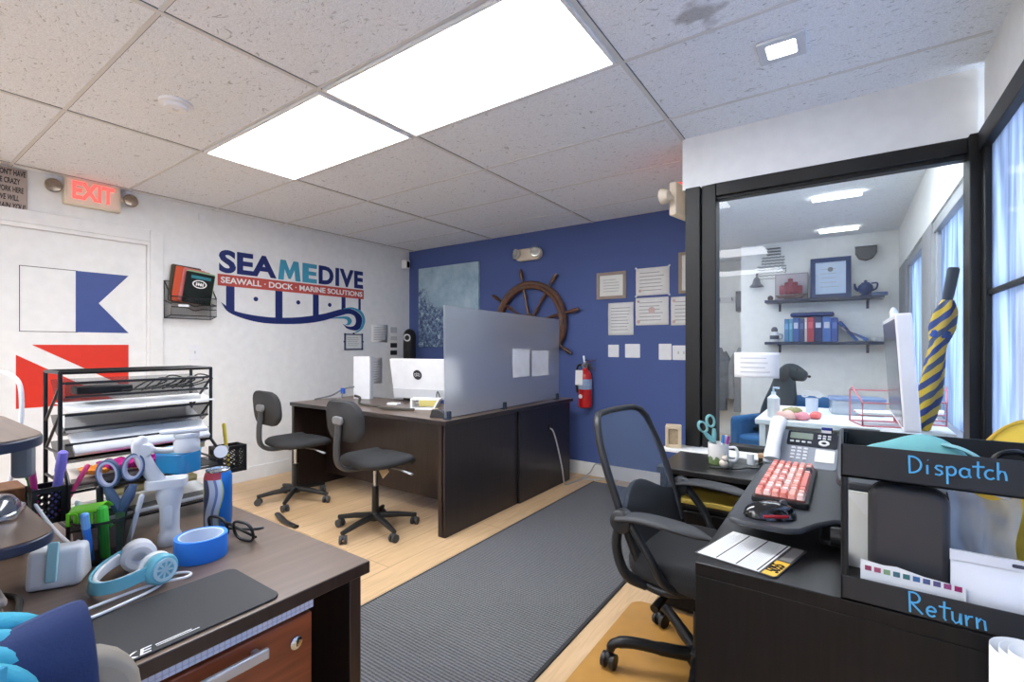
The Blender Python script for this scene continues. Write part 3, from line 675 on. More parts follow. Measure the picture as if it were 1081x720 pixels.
MB().box(-2.72, -2.69, 2.95, 3.90, .002, .727).build('side_panel', DESKDARK, t, bevel=.002)
tag(MB().tube(bezier([(-2.10, 3.55, .53), (-2.07, 3.57, .50), (-2.06, 3.63, .36), (-2.055, 3.70, .16), (-2.04, 3.72, .02), (-2.02, 3.80, .008), (-2.0, 3.98, .008), (-1.97, 4.09, .05), (-1.92, 4.10, .13), (-1.84, 4.09, .12), (-1.80, 4.07, .04), (-1.86, 4.05, .008), (-1.98, 3.97, .008)], 8), .0065, 8).build('power_cable', C((176, 176, 176), .5)), 'grey cable running from the desk grommet down to the floor', 'cable')
# frosted screen on the desk edge
def frost():
    m = bpy.data.materials.new('frosted_acrylic'); n, l, b = nodes(m)
    b.inputs['Base Color'].default_value = L((212, 216, 222)); b.inputs['Roughness'].default_value = .42
    b.inputs['Transmission Weight'].default_value = .8; b.inputs['IOR'].default_value = 1.12; b.inputs['Coat Weight'].default_value = .5; b.inputs['Coat Roughness'].default_value = .12
    return m
t = thing('desk_screen', 'frosted acrylic sneeze screen standing on the reception desk edge', 'desk screen', (-2.13, 3.02, .757))
MB().prism([(-.745, .012), (.745, .012), (.755, .722), (-.755, .745)], -.004, .004, RZ(90) @ FRONT).build('acrylic_sheet', frost(), t, bevel=.001)
for y in (-.72, -.1, .70):
    q = MB(); q.box(-.025, -.006, -.012, .012, .0005, .055); q.box(.006, .025, -.012, .012, .0005, .055); q.box(-.025, .025, -.012, .012, .0005, .011)
    q.at(T(0, y, 0)); MBq = MB(); MBq.at(T(0, y, 0)); MBq.box(-.025, -.006, -.014, .014, .0005, .055); MBq.box(.006, .025, -.014, .014, .0005, .055); MBq.box(-.006, .006, -.014, .014, .0005, .011)
    q.bm.free(); MBq.build('clamp', C((40, 52, 70), .4), t, bevel=.003)
for k, (y, z, w_, h_) in enumerate(((.135, .345, .24, .225), (.43, .335, .27, .215))):
    o = MB().box(.0052, .0064, -w_/2, w_/2, -h_/2, h_/2).build('paper_sheet', C((222, 226, 234), .7), loc=(-2.13, 3.02 + y, .757 + z))
    tag(o, 'white paper taped on the frosted screen, ' + ('left of two' if k == 0 else 'right of two'), 'paper', 'papers on the frosted screen')
q = MB(); q.tube(bezier([(-2.16, 2.36, .765), (-2.155, 2.6, .765), (-2.165, 2.9, .766), (-2.155, 3.2, .765), (-2.16, 3.55, .765)], 8), .006, 8)
tag(q.build('black_cable', BLACK), 'thin black cable lying along the foot of the frosted screen', 'cable')
# computer seen from behind
t = thing('desktop_computer', 'white all-in-one computer seen from the back on the reception desk', 'computer', (-2.90, 2.86, .757), 12)
TI = T(0, .03, .035) @ RX(12)
MB().prism(rr(.66, .345, .012), -.012, .012, TI @ T(0, 0, .1725) @ FRONT).build('display_shell', PLASTW, t, bevel=.006)
MB().at(TI).box(-.31, .31, .0125, .0145, .09, .33).build('screen', C((18, 18, 20), .15), t)
MB().at(TI).box(-.33, .33, -.0165, -.0125, .0, .085).build('chin_panel', C((225, 228, 232), .25, metal=.2), t, bevel=.002)
MB().lathe([(0, 0), (.042, 0), (.042, .003), (0, .003)], 24, TI @ T(-.06, -.0125, .21) @ RX(90)).build('logo_disc', C((45, 45, 48), .4), t)
q = MB()
for k in range(3): q.ring([(.010*math.cos(a*PI/8) , .016*math.sin(a*PI/8)) for a in range(16)], [(.006*math.cos(a*PI/8), .011*math.sin(a*PI/8)) for a in range(16)], 0, .001, TI @ T(-.08 + .018*k, -.0158, .21 + .004*(k % 2)) @ FRONT @ RZ(20))
q.build('logo_mark', C((190, 190, 192), .4), t, smooth=0)
q = MB(); q.box(-.09, .09, -.08, .10, .0005, .008); q.box(-.07, .07, .012, .022, .008, .12)
q.build('stand', C((205, 208, 212), .3, metal=.5), t, bevel=.003)
tag(MB().tube(bezier([(-2.76, 2.895, .80), (-2.755, 2.86, .86), (-2.75, 2.84, .83), (-2.735, 2.83, .78), (-2.70, 2.80, .766)], 6), .005, 8).build('computer_cable', C((90, 92, 96), .5)), 'short grey cable hanging behind the white computer', 'cable')
# white board standing left of it
t = thing('display_board', 'plain white upright board standing on the reception desk', 'board', (-3.60, 2.75, .757), 22)
MB().box(-.075, .09, -.012, .012, .0005, .385).build('front_face', PLASTW, t, bevel=.003)
MB().box(.078, .09, .012, .05, .0005, .385).build('side_fold', C((220, 222, 225), .4), t)
# small things on the desk
t = thing('wire_stand', 'white open wedge-shaped stand in front of the white computer', 'stand', (-2.62, 2.58, .757), 30)
MB().ring([(-.10, 0), (.08, 0), (.13, .085), (-.10, .085)], [(-.085, .012), (.073, .012), (.108, .073), (-.085, .073)], -.05, .05, T(0, 0, .0005) @ FRONT).build('frame', PLASTW, t, bevel=.002)
tag(MB().box(-.10, .06, -.02, .02, .0005, .052).build('note_box', C((226, 212, 130), .6), loc=(-2.70, 2.73, .757), rotz=20, bevel=.003), 'yellow note block lying behind the white wedge stand', 'note block')
tag(MB().prism([(-.05, -.03), (.06, -.02), (.05, .04), (-.04, .03)], .0005, .022).build('computer_mouse', PLASTW, loc=(-3.0, 2.60, .757), bevel=.008, seg=3), 'white mouse on the desk left of the yellow note block', 'mouse')
q = MB(); q.tube(bezier([(-3.86, 2.45, .764), (-3.72, 2.52, .80), (-3.60, 2.56, .86), (-3.48, 2.58, .885)], 8), .007, 8); q.tube(bezier([(-3.60, 2.56, .86), (-3.58, 2.53, .80), (-3.56, 2.50, .766)], 6), .006, 8)
o = tag(q.build('desk_cable', C((120, 122, 126), .5)), 'grey cable arching up from the left end of the reception desk', 'cable')
tag(MB().tube(bezier([(-3.45, 2.57, .81), (-3.36, 2.55, .80), (-3.25, 2.47, .765), (-3.0, 2.44, .765), (-2.84, 2.40, .765), (-2.62, 2.47, .765)], 8), [.011]*41, 8).build('desk_cable', C((70, 66, 60), .5)), 'dark bundled cable snaking across the reception desk top', 'cable')
o = MB().box(-.02, .02, -.012, .012, .0, .05).build('cable_clip', C((36, 90, 190), .4), o, bevel=.004); o.location = (-3.6, 2.555, .82)
t = thing('tape_dispenser', 'small dark dispenser at the corner of the reception desk by the screen', 'dispenser', (-2.235, 2.33, .757), 20)
MB().prism([(-.06, 0), (.06, 0), (.055, .03), (.0, .06), (-.045, .055)], -.018, .018, T(0, 0, .0005) @ FRONT).build('dispenser_body', C((44, 44, 48), .4), t, bevel=.004)
MB().lathe([(.012, -.012), (.027, -.012), (.027, .012), (.012, .012)], 20, T(-.015, 0, .037) @ RX(90), closed=True).build('tape_roll', C((190, 170, 120), .4), t)

# ============================================================ task chairs (two of a kind)
FAB = C((52, 53, 55), .9, var=.15, scale=200, bump=.2, bscale=500)
def caster(mb, x, y, a):
    d = Vector((math.cos(a), math.sin(a), 0)); s = Vector((-d.y, d.x, 0)) * .016
    for q in (-1, 1):
        p = Vector((x, y, .027)) + s * q
        mb.cyl(p - s * .45, p + s * .45, .026, n=18)
    mb.cyl((x, y, .027), (x, y, .065), .008, n=8); mb.ball((x, y, .045), (.018, .018, .016), 10)
def task_chair(name, label, loc, rz, base_rot):
    t = thing(name, label, 'office chair', loc, rz, 'small armless task chairs')
    s = MB()
    prof = [(.0, 0), (.6, .0), (.9, .15), (1.0, .45), (.97, .75), (.85, 1.0), (0, 1.06)]
    out = rr(.44, .42, .13, 6)
    for sc, z in ((.90, .455), (1.0, .475), (1.0, .495), (.93, .515), (.6, .520)):
        pass
    lv = [[(x*sc, y*sc + .02, z - (.02 if y > .15 else 0)*(sc)) for x, y in out] for sc, z in ((.90, .452), (1.0, .470), (1.0, .490), (.92, .508), (.55, .512))]
    V = [[s.v(p) for p in r] for r in lv]; n = len(out)
    for A, B in zip(V, V[1:]):
        for k in range(n): s.f([A[k], A[(k+1) % n], B[(k+1) % n], B[k]])
    s.f(V[0][::-1]); s.f(V[-1])
    s.build('seat', FAB, t, smooth=60)
    b = MB(); out = rr(.38, .26, .10, 6)
    lv = [[(x*sc, -.245 + dy + .9*(x*sc)**2 * .6 - .10*(z*sc), .765 + z*sc) for x, z in out] for sc, dy in ((.93, -.022), (1.0, -.008), (1.0, .012), (.93, .028), (.5, .030))]
    V = [[b.v(p) for p in r] for r in lv]
    for A, B in zip(V, V[1:]):
        for k in range(n): b.f([A[k], A[(k+1) % n], B[(k+1) % n], B[k]])
    b.f(V[0][::-1]); b.f(V[-1])
    b.build('backrest', FAB, t, smooth=60)
    MB().tube(bezier([(0, .05, .435), (0, -.10, .44), (0, -.21, .45), (0, -.275, .50), (0, -.285, .60), (0, -.275, .70), (0, -.272, .76)], 6), [.030]*37, 12, flat=.55, up=(0, 1, .2)).build('back_bar', C((58, 59, 61), .5), t)
    q = MB(); q.prism(rr(.10, .05, .02), -.295, -.265, T(0, 0, .765) @ RX(90) @ T(0, 0, .56)) if False else q.prism(rr(.10, .05, .022), 0, .025, T(0, -.264, .77) @ FRONT)
    q.build('back_bracket', C((120, 122, 124), .4), t, bevel=.006)
    MB().box(-.09, .09, -.10, .12, .432, .453).build('seat_plate', BLACK, t, bevel=.004)
    MB().cyl((0, 0, .22), (0, 0, .435), .014, n=20).build('gas_column', CHROME, t)
    q = MB(); q.cyl((0, 0, .085), (0, 0, .30), .024, .022, 20); q.lathe([(0, .07), (.035, .07), (.04, .085), (.034, .115), (.024, .125), (0, .125)], 24)
    q.build('column_sleeve', BLACK, t)
    for k in range(5):
        a = math.radians(base_rot + 72*k); c, sn = math.cos(a), math.sin(a)
        MB().tube([(c*.02, sn*.02, .10), (c*.15, sn*.15, .088), (c*.275, sn*.275, .068)], [.022, .019, .014], 10).build('base_arm', BLACKM, t)
        q = MB(); caster(q, c*.265, sn*.265, a + .9 + k); q.build('caster', C((60, 61, 63), .5), t)
    q = MB(); q.tube([(.03, .03, .43), (.17, .06, .425), (.22, .07, .415)], .006, 8)
    lv_ = q.build('height_lever', STEEL, t)
    MB().tube([(.205, .066, .419), (.285, .082, .405)], [.010, .013], 10, flat=.5).build('lever_paddle', C((170, 172, 175), .4), lv_)
    return t
task_chair('task_chair', 'dark grey armless task chair nearer the white wall', (-3.60, 2.12, 0), -3, 100)
c2 = task_chair('task_chair', 'dark grey armless task chair with a paper tag, nearer the camera', (-2.59, 2.09, 0), -4, 62)
MB().prism([(-.05, -.03), (.05, -.03), (.05, .03), (-.05, .03)], 0, .001, T(.12, -.02, .425) @ RX(60) @ RZ(-30)).build('paper_tag', C((206, 180, 140), .7), c2)
# dark cable end lying on the floor behind the front desk
tag(MB().tube(bezier([(-3.40, 1.86, .012), (-3.28, 1.82, .02), (-3.18, 1.80, .016), (-3.05, 1.80, .01)], 6), [.02]*19, 10, flat=.6).build('black_strap', BLACK), 'black strap lying on the wood floor in front of the task chairs', 'strap')

# ============================================================ mesh office chair (large, right)
t = thing('office_chair', 'big black mesh-back office chair with arms at the dispatch desk', 'office chair', (-.440, 1.85, 0), -95)
CH = C((40, 41, 43), .42); SEATF = C((44, 44, 46), .92, bump=.25, bscale=600, var=.12, scale=150)
def back_pt(u, z):
    """u across -1..1, z height: half width and curve of the backrest"""
    hw = .225 + .02 * math.sin((z - .5) / .5 * PI) - max(0, z - .80) * .12
    x = u * hw
    y = -.185 - (z - .5) * .37 - .0 + .55 * x * x
    return Vector((x, y, z))
zt, zb = .968, .50
path = [back_pt(-1, zb + (zt - .09 - zb) * k/10) for k in range(11)]
path += [back_pt(-1, zt - .09) * (1-a) + back_pt(-.72, zt) * a + Vector((0, 0, .022*math.sin(a*PI))) + Vector((-.012*math.sin(a*PI), 0, 0)) for a in (.33, .66)]
path += [back_pt(u, zt + .004*(1-u*u)) for u in (-.72, -.4, 0, .4, .72)]
path += [back_pt(.72, zt) * (1-a) + back_pt(1, zt - .09) * a + Vector((0, 0, .022*math.sin(a*PI))) + Vector((.012*math.sin(a*PI), 0, 0)) for a in (.33, .66)]
path += [back_pt(1, zt - .09 + (zb - zt + .09) * k/10) for k in range(11)]
MB().tube(path, [.0125]*len(path), 12, flat=1.2, up=(0, 1, 0)).build('back_frame', CH, t, smooth=70)
q = MB(); q.grid(lambda u, v: back_pt((2*u - 1) * (1 - .26*max(0, (v - .8)/.2)**2), .58 + (zt - .58)*v) + Vector((0, .004, 0)), 12, 16)
q.build('back_mesh', screen_mesh('chair_back_mesh', (104, 116, 132), .52), t, smooth=60)
q = MB(); q.grid(lambda u, v: back_pt((2*u-1)*.98, .46 + (.20 + .035*math.cos((2*u-1)*PI))*v) + Vector((0, -.006, 0)), 14, 8)
q.build('lumbar_shell', C((46, 47, 49), .5), t, smooth=60, solid=.02, bevel=.004)
s = MB(); out = rr(.50, .49, .15, 7); n = len(out)
lv = [[(x*sc, y*sc + .02, z - (.03*((y*sc)/.24)**2 if y > 0 else 0)) for x, y in out] for sc, z in ((.86, .405), (.99, .425), (1.0, .455), (.96, .482), (.80, .494), (.4, .494))]
V = [[s.v(p) for p in r] for r in lv]
for A, B in zip(V, V[1:]):
    for k in range(n): s.f([A[k], A[(k+1) % n], B[(k+1) % n], B[k]])
s.f(V[0][::-1]); s.f(V[-1]); s.build('seat', SEATF, t, smooth=60)
q = MB(); q.box(-.11, .11, -.20, .12, .36, .406); q.cyl((0, -.06, .335), (0, -.06, .37), .03)
q.tube(bezier([(0, -.15, .37), (0, -.25, .40), (0, -.275, .47), (0, -.265, .55)], 6), [.035]*19, 12, flat=.5, up=(0, 1, 0))
q.build('tilt_mechanism', BLACK, t, bevel=.006)
q = MB(); q.tube([(.08, -.05, .375), (.19, -.06, .365)], .006, 8); lo = q.build('tilt_lever', BLACK, t)
MB().tube([(.18, -.06, .366), (.27, -.065, .352)], [.013, .015], 12).build('lever_grip', BLACK, lo)
for sx in (1, -1):
    X = .275 * sx
    a = MB(); a.tube(bezier([(X*.80, -.12, .40), (X*.98, -.17, .44), (X*1.02, -.20, .53), (X, -.19, .62)], 6) , [.017]*19, 10, flat=1.4, up=(1, 0, 0))
    a.tube(bezier([(X*.70, .03, .405), (X*.95, -.03, .44), (X*1.02, -.08, .53), (X, -.15, .62)], 6), [.014]*19, 10, flat=1.3, up=(1, 0, 0))
    a.tube(bezier([(X*.80, -.12, .40), (X*.80, -.05, .395), (X*.70, .03, .405)], 4), [.016]*9, 10)
    a.lathe([(0, -.025), (.035, -.025), (.04, -.018), (.04, .018), (.035, .025), (0, .025)], 24, T(X, -.18, .625) @ RY(90))
    ao = a.build('armrest_bracket', CH, t, smooth=60)
    MB().tube(bezier([(X, -.19, .635), (X, -.11, .65), (X*.99, .02, .648), (X*.96, .12, .632)], 6), [.040, .041, .042, .043, .044] + [.046]*8 + [.044, .042, .038, .032, .022, .012], 14, flat=.30, up=(0, 0, 1)).build('arm_pad', C((58, 59, 62), .55), ao, smooth=70)
MB().cyl((0, 0, .22), (0, 0, .36), .0135, n=20).build('gas_column', CHROME, t)
q = MB(); q.cyl((0, 0, .075), (0, 0, .255), .029, .027, 24); q.lathe([(0, .055), (.045, .055), (.052, .07), (.045, .105), (.03, .115), (0, .115)], 28); q.build('column_sleeve', BLACK, t)
for k in range(5):
    a = math.radians(300 + 72*k); c, sn = math.cos(a), math.sin(a)
    MB().tube(bezier([(c*.03, sn*.03, .088), (c*.14, sn*.14, .098), (c*.25, sn*.25, .11), (c*.315, sn*.315, .10), (c*.335, sn*.335, .068)], 5), [.024]*6 + [.021]*8 + [.018]*5 + [.014, .012], 10).build('base_arm', BLACK, t, smooth=60)
    q = MB(); d = Vector((math.cos(a + 1.1 + k), math.sin(a + 1.1 + k), 0)); sv = Vector((-d.y, d.x, 0))*.018; P0 = Vector((c*.335, sn*.335, .033))
    for e in (-1, 1): q.cyl(P0 + sv*e - sv*.42, P0 + sv*e + sv*.42, .028, n=22)
    q.cyl(P0, P0 + Vector((0, 0, .04)), .009, n=8); q.ball(P0 + Vector((0, 0, .014)), (.022, .022, .022), 12)
    q.build('caster', C((34, 35, 37), .4), t)
# ============================================================ dispatch desk (right foreground)
ZD = .75
t = thing('dispatch_desk', 'black wood-grain desk with the dispatch tray, right foreground', 'desk', (0, 0, 0))
edge_mat(MB().box(-.28, .455, 1.122, 2.215, .72, ZD).build('desktop', DESKBLKTOP, t, bevel=.002), DESKBLK)
MB().box(-.28, .455, 1.124, 1.152, .006, .72).build('end_panel', DESKBLK, t, bevel=.002)
MB().box(-.20, .455, 2.17, 2.20, .006, .72).build('end_panel', DESKBLK, t, bevel=.002)
MB().box(.36, .39, 1.165, 2.17, .15, .725).build('modesty_panel', DESKBLK, t)
# low cabinet along the glass
t = thing('return_cabinet', 'low black cabinet with open shelf below the glass partition', 'cabinet', (0, 0, 0))
MB().box(-.735, .45, 2.235, 2.64, .645, .67).build('cabinet_top', DESKBLKTOP, t, bevel=.002)
q = MB(); q.box(-.72, -.695, 2.25, 2.635, .006, .645); q.box(-.29, -.27, 2.25, 2.635, .006, .645); q.box(.42, .445, 2.25, 2.635, .006, .645); q.box(-.695, .42, 2.615, 2.635, .006, .645); q.box(-.695, .42, 2.25, 2.615, .49, .505)
q.build('carcass', DESKBLK, t)
q = MB(); q.box(-.69, -.295, 2.235, 2.255, .335, .485); d = q.build('drawer', DESKBLK, t, bevel=.002)
MB().box(-.69, -.295, 2.232, 2.25, .318, .333).build('drawer_edge', C((196, 198, 200), .4), t)
MB().box(-.69, -.295, 2.235, 2.255, .03, .315).build('drawer', DESKBLK, t, bevel=.002)
tag(MB().prism(rr(.36, .28, .01), 0, .022).build('folder', C((186, 160, 70), .6), loc=(-.49, 2.41, .506), bevel=.003), 'yellow folder lying in the open shelf of the low cabinet', 'folder')
# mug with pens and scissors
MUG = (-.505, 2.46, .67)
t = thing('coffee_mug', 'white mug with green trees print holding scissors by the glass', 'mug', MUG, 0)
def mug_mat():
    m = bpy.data.materials.new('printed_mug_glaze'); n, l, b = nodes(m)
    tc = n.new('ShaderNodeTexCoord'); sp = n.new('ShaderNodeSeparateXYZ'); l.new(tc.outputs['Object'], sp.inputs[0])
    vz = n.new('ShaderNodeTexNoise'); vz.inputs['Scale'].default_value = 45; vz.inputs['Detail'].default_value = 3; l.new(tc.outputs['Object'], vz.inputs[0])
    md = n.new('ShaderNodeMath'); md.operation = 'MULTIPLY_ADD'; md.inputs[1].default_value = -14; l.new(sp.outputs['Z'], md.inputs[0]); l.new(vz.outputs['Fac'], md.inputs[2])
    cr = n.new('ShaderNodeValToRGB'); cr.color_ramp.elements[0].position = .0; cr.color_ramp.elements[0].color = L((240, 238, 234)); cr.color_ramp.elements[1].position = .12; cr.color_ramp.elements[1].color = L((120, 142, 92)); l.new(md.outputs[0], cr.inputs[0])
    l.new(cr.outputs[0], b.inputs['Base Color']); b.inputs['Roughness'].default_value = .2; return m
MB().lathe([(0, 0), (.042, 0), (.046, .006), (.047, .10), (.043, .10), (.042, .01), (0, .01)], 36).build('cup', mug_mat(), t)
MB().tube(bezier([(.045, .0, .082), (.075, 0, .085), (.086, 0, .055), (.075, 0, .024), (.045, 0, .022)], 6), .0065, 10).build('handle', PLASTW, t)
def scissors(name, loc, rot, label, s, rgb, inner, blade=.12):
    t = thing(name, label, 'scissors', loc); t.rotation_euler = rot
    for k, sx in enumerate((-1, 1)):
        o1 = [( .5*s*math.cos(a*PI/14), .72*s*math.sin(a*PI/14)) for a in range(28)]
        i1 = [( .36*s*math.cos(a*PI/14), .56*s*math.sin(a*PI/14)) for a in range(28)]
        M = T(sx*.52*s, sx*.0015, 1.9*s + (.25*s if k else 0)) @ RY(sx*9) @ FRONT
        q = MB(); q.ring(o1, i1, -.16*s, .16*s, M)
        q.tube([(sx*.55*s, sx*.001, 1.25*s), (sx*.35*s, 0, .7*s), (0, 0, .0)], [.18*s, .26*s, .26*s], 8)
        h = q.build('scissor_handle', C(rgb, .45), t, bevel=.0015)
        MB().ring([(x*.84, y*.87) for x, y in o1], [(x*.66, y*.72) for x, y in o1], -.17*s, .17*s, M).build('inner_grip', C(inner, .5), h)
    q = MB()
    for sx in (-1, 1): q.prism([(-.008*sx, 0), (.010*sx, 0), (.004*sx, -blade), (.0, -blade)], -.0012 + sx*.0012, .0002 + sx*.0012, FRONT)
    q.build('blade', STEEL, t)
    return t
scissors('scissors', (MUG[0] - .022, MUG[1], MUG[2] + .105), (0, math.radians(-22), math.radians(35)), 'aqua handled scissors standing in the white printed mug', .045, (128, 190, 190), (150, 205, 205), .085)
for k, (dx, dy, rgb, l_) in enumerate(((.008, .005, (60, 130, 200), 'blue marker standing in the printed mug'), (.024, -.008, (150, 60, 150), 'purple marker in the printed mug nearest its handle'), (.002, .02, (240, 240, 240), 'white pen in the printed mug'))):
    p = thing('marker', l_, 'marker', (MUG[0] + dx, MUG[1] + dy, MUG[2] + .012), 0, 'pens in the printed mug'); p.rotation_euler = (0, math.radians(6 + 4*k), 0)
    MB().cyl((0, 0, 0), (0, 0, .09), .006, n=12).build('barrel', PLASTW, p); MB().cyl((0, 0, .09), (0, 0, .128), .0075, .006, 12).build('cap', C(rgb, .4), p)
t = thing('figurine', 'tiny cream figurine standing in front of the printed mug', 'figurine', (MUG[0] + .035, MUG[1] - .062, .67))
q = MB(); q.ball((0, 0, .018), (.02, .016, .018), 14); q.ball((.006, -.004, .042), .013, 12); q.ball((.0, -.002, .055), .005, 8); q.ball((.014, -.002, .053), .005, 8); q.build('figurine_body', C((226, 214, 196), .5), t)
t = thing('wooden_block', 'pale wooden cube organiser at the left end of the white ledge', 'organiser', (-.79, 2.70, .675), 15)
q = MB(); q.ring(rr(.085, .12, .004, 1), rr(.05, .085, .004, 1), -.04, .04, T(0, 0, .0605) @ FRONT); q.build('block_frame', C((196, 178, 150), .6), t, bevel=.002)
q = MB(); q.box(-.025, .025, -.03, .03, .02, .10); q.build('inner_block', C((170, 150, 120), .7, var=.4, scale=60), t, bevel=.002)
t = thing('ink_stamp', 'small round wood-topped stamp jar beside the desk phone', 'stamp', (-.32, 2.56, .67))
MB().lathe([(0, 0), (.024, 0), (.026, .004), (.026, .035), (0, .035)], 20).build('jar_body', C((60, 46, 38), .4), t); MB().lathe([(0, .035), (.028, .035), (.028, .05), (0, .052)], 20).build('lid', C((176, 140, 104), .5), t)
tag(MB().lathe([(0, 0), (.016, 0), (.016, .05), (.008, .055), (0, .055)], 16).build('small_bottle', PLASTW, loc=(-.375, 2.53, .67)), 'small white bottle left of the wood-topped jar', 'bottle')
q = MB()
for k in range(4): q.tube(bezier([(-.52 + .03*k, 2.34 - .01*k, .675 + .004*k), (-.42, 2.36 + .01*k, .677 + .004*k), (-.36 + .01*k, 2.42, .682), (-.31, 2.46 + .02*k, .70), (-.30 + .02*k, 2.36, .69), (-.26, 2.27 + .02*k, .69)], 6), .004, 6)
tag(q.build('phone_cables', BLACK), 'tangle of thin black cables left of the desk phone', 'cable')
# sheet stuck on the glass
sheet('paper_note', (-.39, 2.822, 1.137), 0, .215, .135, 'white paper note taped on the glass partition', 4, rgb=(246, 246, 245), margin=.14, ink=C((214, 214, 216), .8))
# ---------- desk phone
t = thing('desk_phone', 'silver and black desk phone with handset at the far end of the dispatch desk', 'telephone', (-.150, 2.13, ZD), -4)
PHONE = t
PH = T(0, 0, .02) @ RX(38)
SILV = C((150, 156, 166), .4, metal=.2)  # shell grey darkened to hold the shadow on the phone body
q = MB(); q.prism([(-.11, 0), (.11, 0), (.11, .02), (-.11, .02)], .0005, .05) if False else q.box(-.12, .12, -.02, .12, .0005, .02); q.prism([(-.02, .018), (.14, .018), (.125, .11)], -.115, .115, Matrix(((0, 0, 1, 0), (1, 0, 0, 0), (0, 1, 0, 0), (0, 0, 0, 1))))
q.build('phone_base', C((40, 42, 46), .5), t, bevel=.004)
MB().prism(rr(.245, .185, .012), .0, .016, PH @ T(.0, .088, 0)).build('front_shell', SILV, t, bevel=.003)
MB().prism(rr(.17, .078, .008), .016, .0185, PH @ T(.034, .138, 0)).build('display_panel', C((28, 32, 44), .25), t)
MB().prism(rr(.078, .032, .003), .0185, .020, PH @ T(-.003, .150, 0)).build('display', C((128, 140, 128), .25), t)
q = MB()
for k in range(4): q.prism(rr(.013, .007, .002), .0185, .022, PH @ T(-.033 + .02*k, .118, 0))
for k in range(3):
    for j in range(2): q.prism(rr(.011, .007, .002), .0185, .022, PH @ T(.058 + .016*k, .158 - .013*j, 0))
q.build('soft_keys', C((210, 212, 216), .4), t)
MB().ring([(.018*math.cos(a*PI/12), .014*math.sin(a*PI/12)) for a in range(24)], [(.009*math.cos(a*PI/12), .007*math.sin(a*PI/12)) for a in range(24)], .0185, .023, PH @ T(.075, .12, 0)).build('navigation_ring', C((225, 226, 228), .3), t)
for r in range(4):
    for c_ in range(3): MB().prism(rr(.014, .0105, .003), .016, .020, PH @ T(-.024 + .021*c_, .085 - .017*r, 0)).build('key', C((214, 216, 220), .4), t)
MB().prism(rr(.062, .062, .004), .016, .019, PH @ T(.082, .058, 0)).build('label_card', PAPER, t)
hs = MB().tube(bezier([(-.086, -.008, .044), (-.086, .05, .058), (-.086, .12, .060), (-.086, .20, .050)], 6), [.027, .029, .029, .028, .027, .026, .026, .026, .026, .026, .026, .026, .026, .027, .028, .029, .030, .030, .028], 14, flat=.7, up=(0, 0, 1)).build('handset', C((244, 246, 248), .3), t)
hs.matrix_local = PH
adopt(MB().tube(bezier([(-.25, 2.15, .775), (-.27, 2.18, .77), (-.275, 2.24, .76), (-.22, 2.3, .70), (-.12, 2.33, .68)], 8), .004, 8).build('phone_cord', BLACK), PHONE)
t = thing('desk_flag', 'small blue and white flag on a thin stick behind the phone', 'flag', (-.045, 2.26, .67))
MB().cyl((0, 0, .0), (0, 0, .245), .002, n=8).build('stick', BLACK, t); MB().box(-.034, -.001, -.001, .001, .205, .245).build('flag_cloth', PAPER, t)
q = MB(); q.box(-.034, -.001, -.0016, .0016, .234, .245); q.box(-.034, -.001, -.0016, .0016, .207, .223); q.build('stripes', C((30, 50, 140), .5), t)
t = thing('owl_figurine', 'small brown figurine right of the phone by the black tray', 'figurine', (.0, 2.22, ZD))
q = MB(); q.lathe([(0, 0), (.026, 0), (.028, .05), (.022, .075), (.026, .09), (.018, .112), (0, .118)], 18); q.build('figurine_body', C((120, 88, 62), .6, var=.4, scale=50), t); MB().lathe([(.0285, .02), (.0290, .022), (.0290, .048), (.0285, .05)], 18).build('dark_band', C((40, 30, 26), .5), t)
# ---------- sit-stand converter: keyboard tray, arms and raised monitor shelf
GREYT = C((62, 64, 68), .45, bump=.1, bscale=400)
t = thing('desk_riser', 'dark grey sit-stand riser carrying the pink keyboard', 'desk riser', (0, 0, 0))
MB().prism([(-.245, 1.305), (-.236, 1.277), (-.21, 1.265), (-.115, 1.265), (-.085, 1.285), (-.055, 1.35), (-.02, 1.40), (.03, 1.42), (.28, 1.42), (.28, 1.95), (-.22, 1.95), (-.245, 1.93)], .801, .815).build('keyboard_tray', GREYT, t, bevel=.005)
MB().prism([(x + .1025, y + 1.80) for x, y in rr(.245, .90, .05)], .905, .925).build('monitor_shelf', GREYT, t, bevel=.005)
for y in (1.50, 2.12):
    q = MB(); q.tube([(-.02, y - .09, .772), (.12, y, .905)], .010, 8, flat=1.6); q.tube([(.19, y - .09, .772), (.06, y, .90)], .010, 8, flat=1.6); q.build('scissor_arm', BLACK, t)
MB().prism([(x + .085, y + 1.77) for x, y in rr(.28, .80, .03)], .7555, .775).build('base_frame', BLACK, t, bevel=.006)
MB().tube([(-.03, 1.372, .785), (.06, 1.372, .785), (.16, 1.372, .785)], [.022, .026, .022], 12).build('lift_lever', BLACK, t, smooth=60)
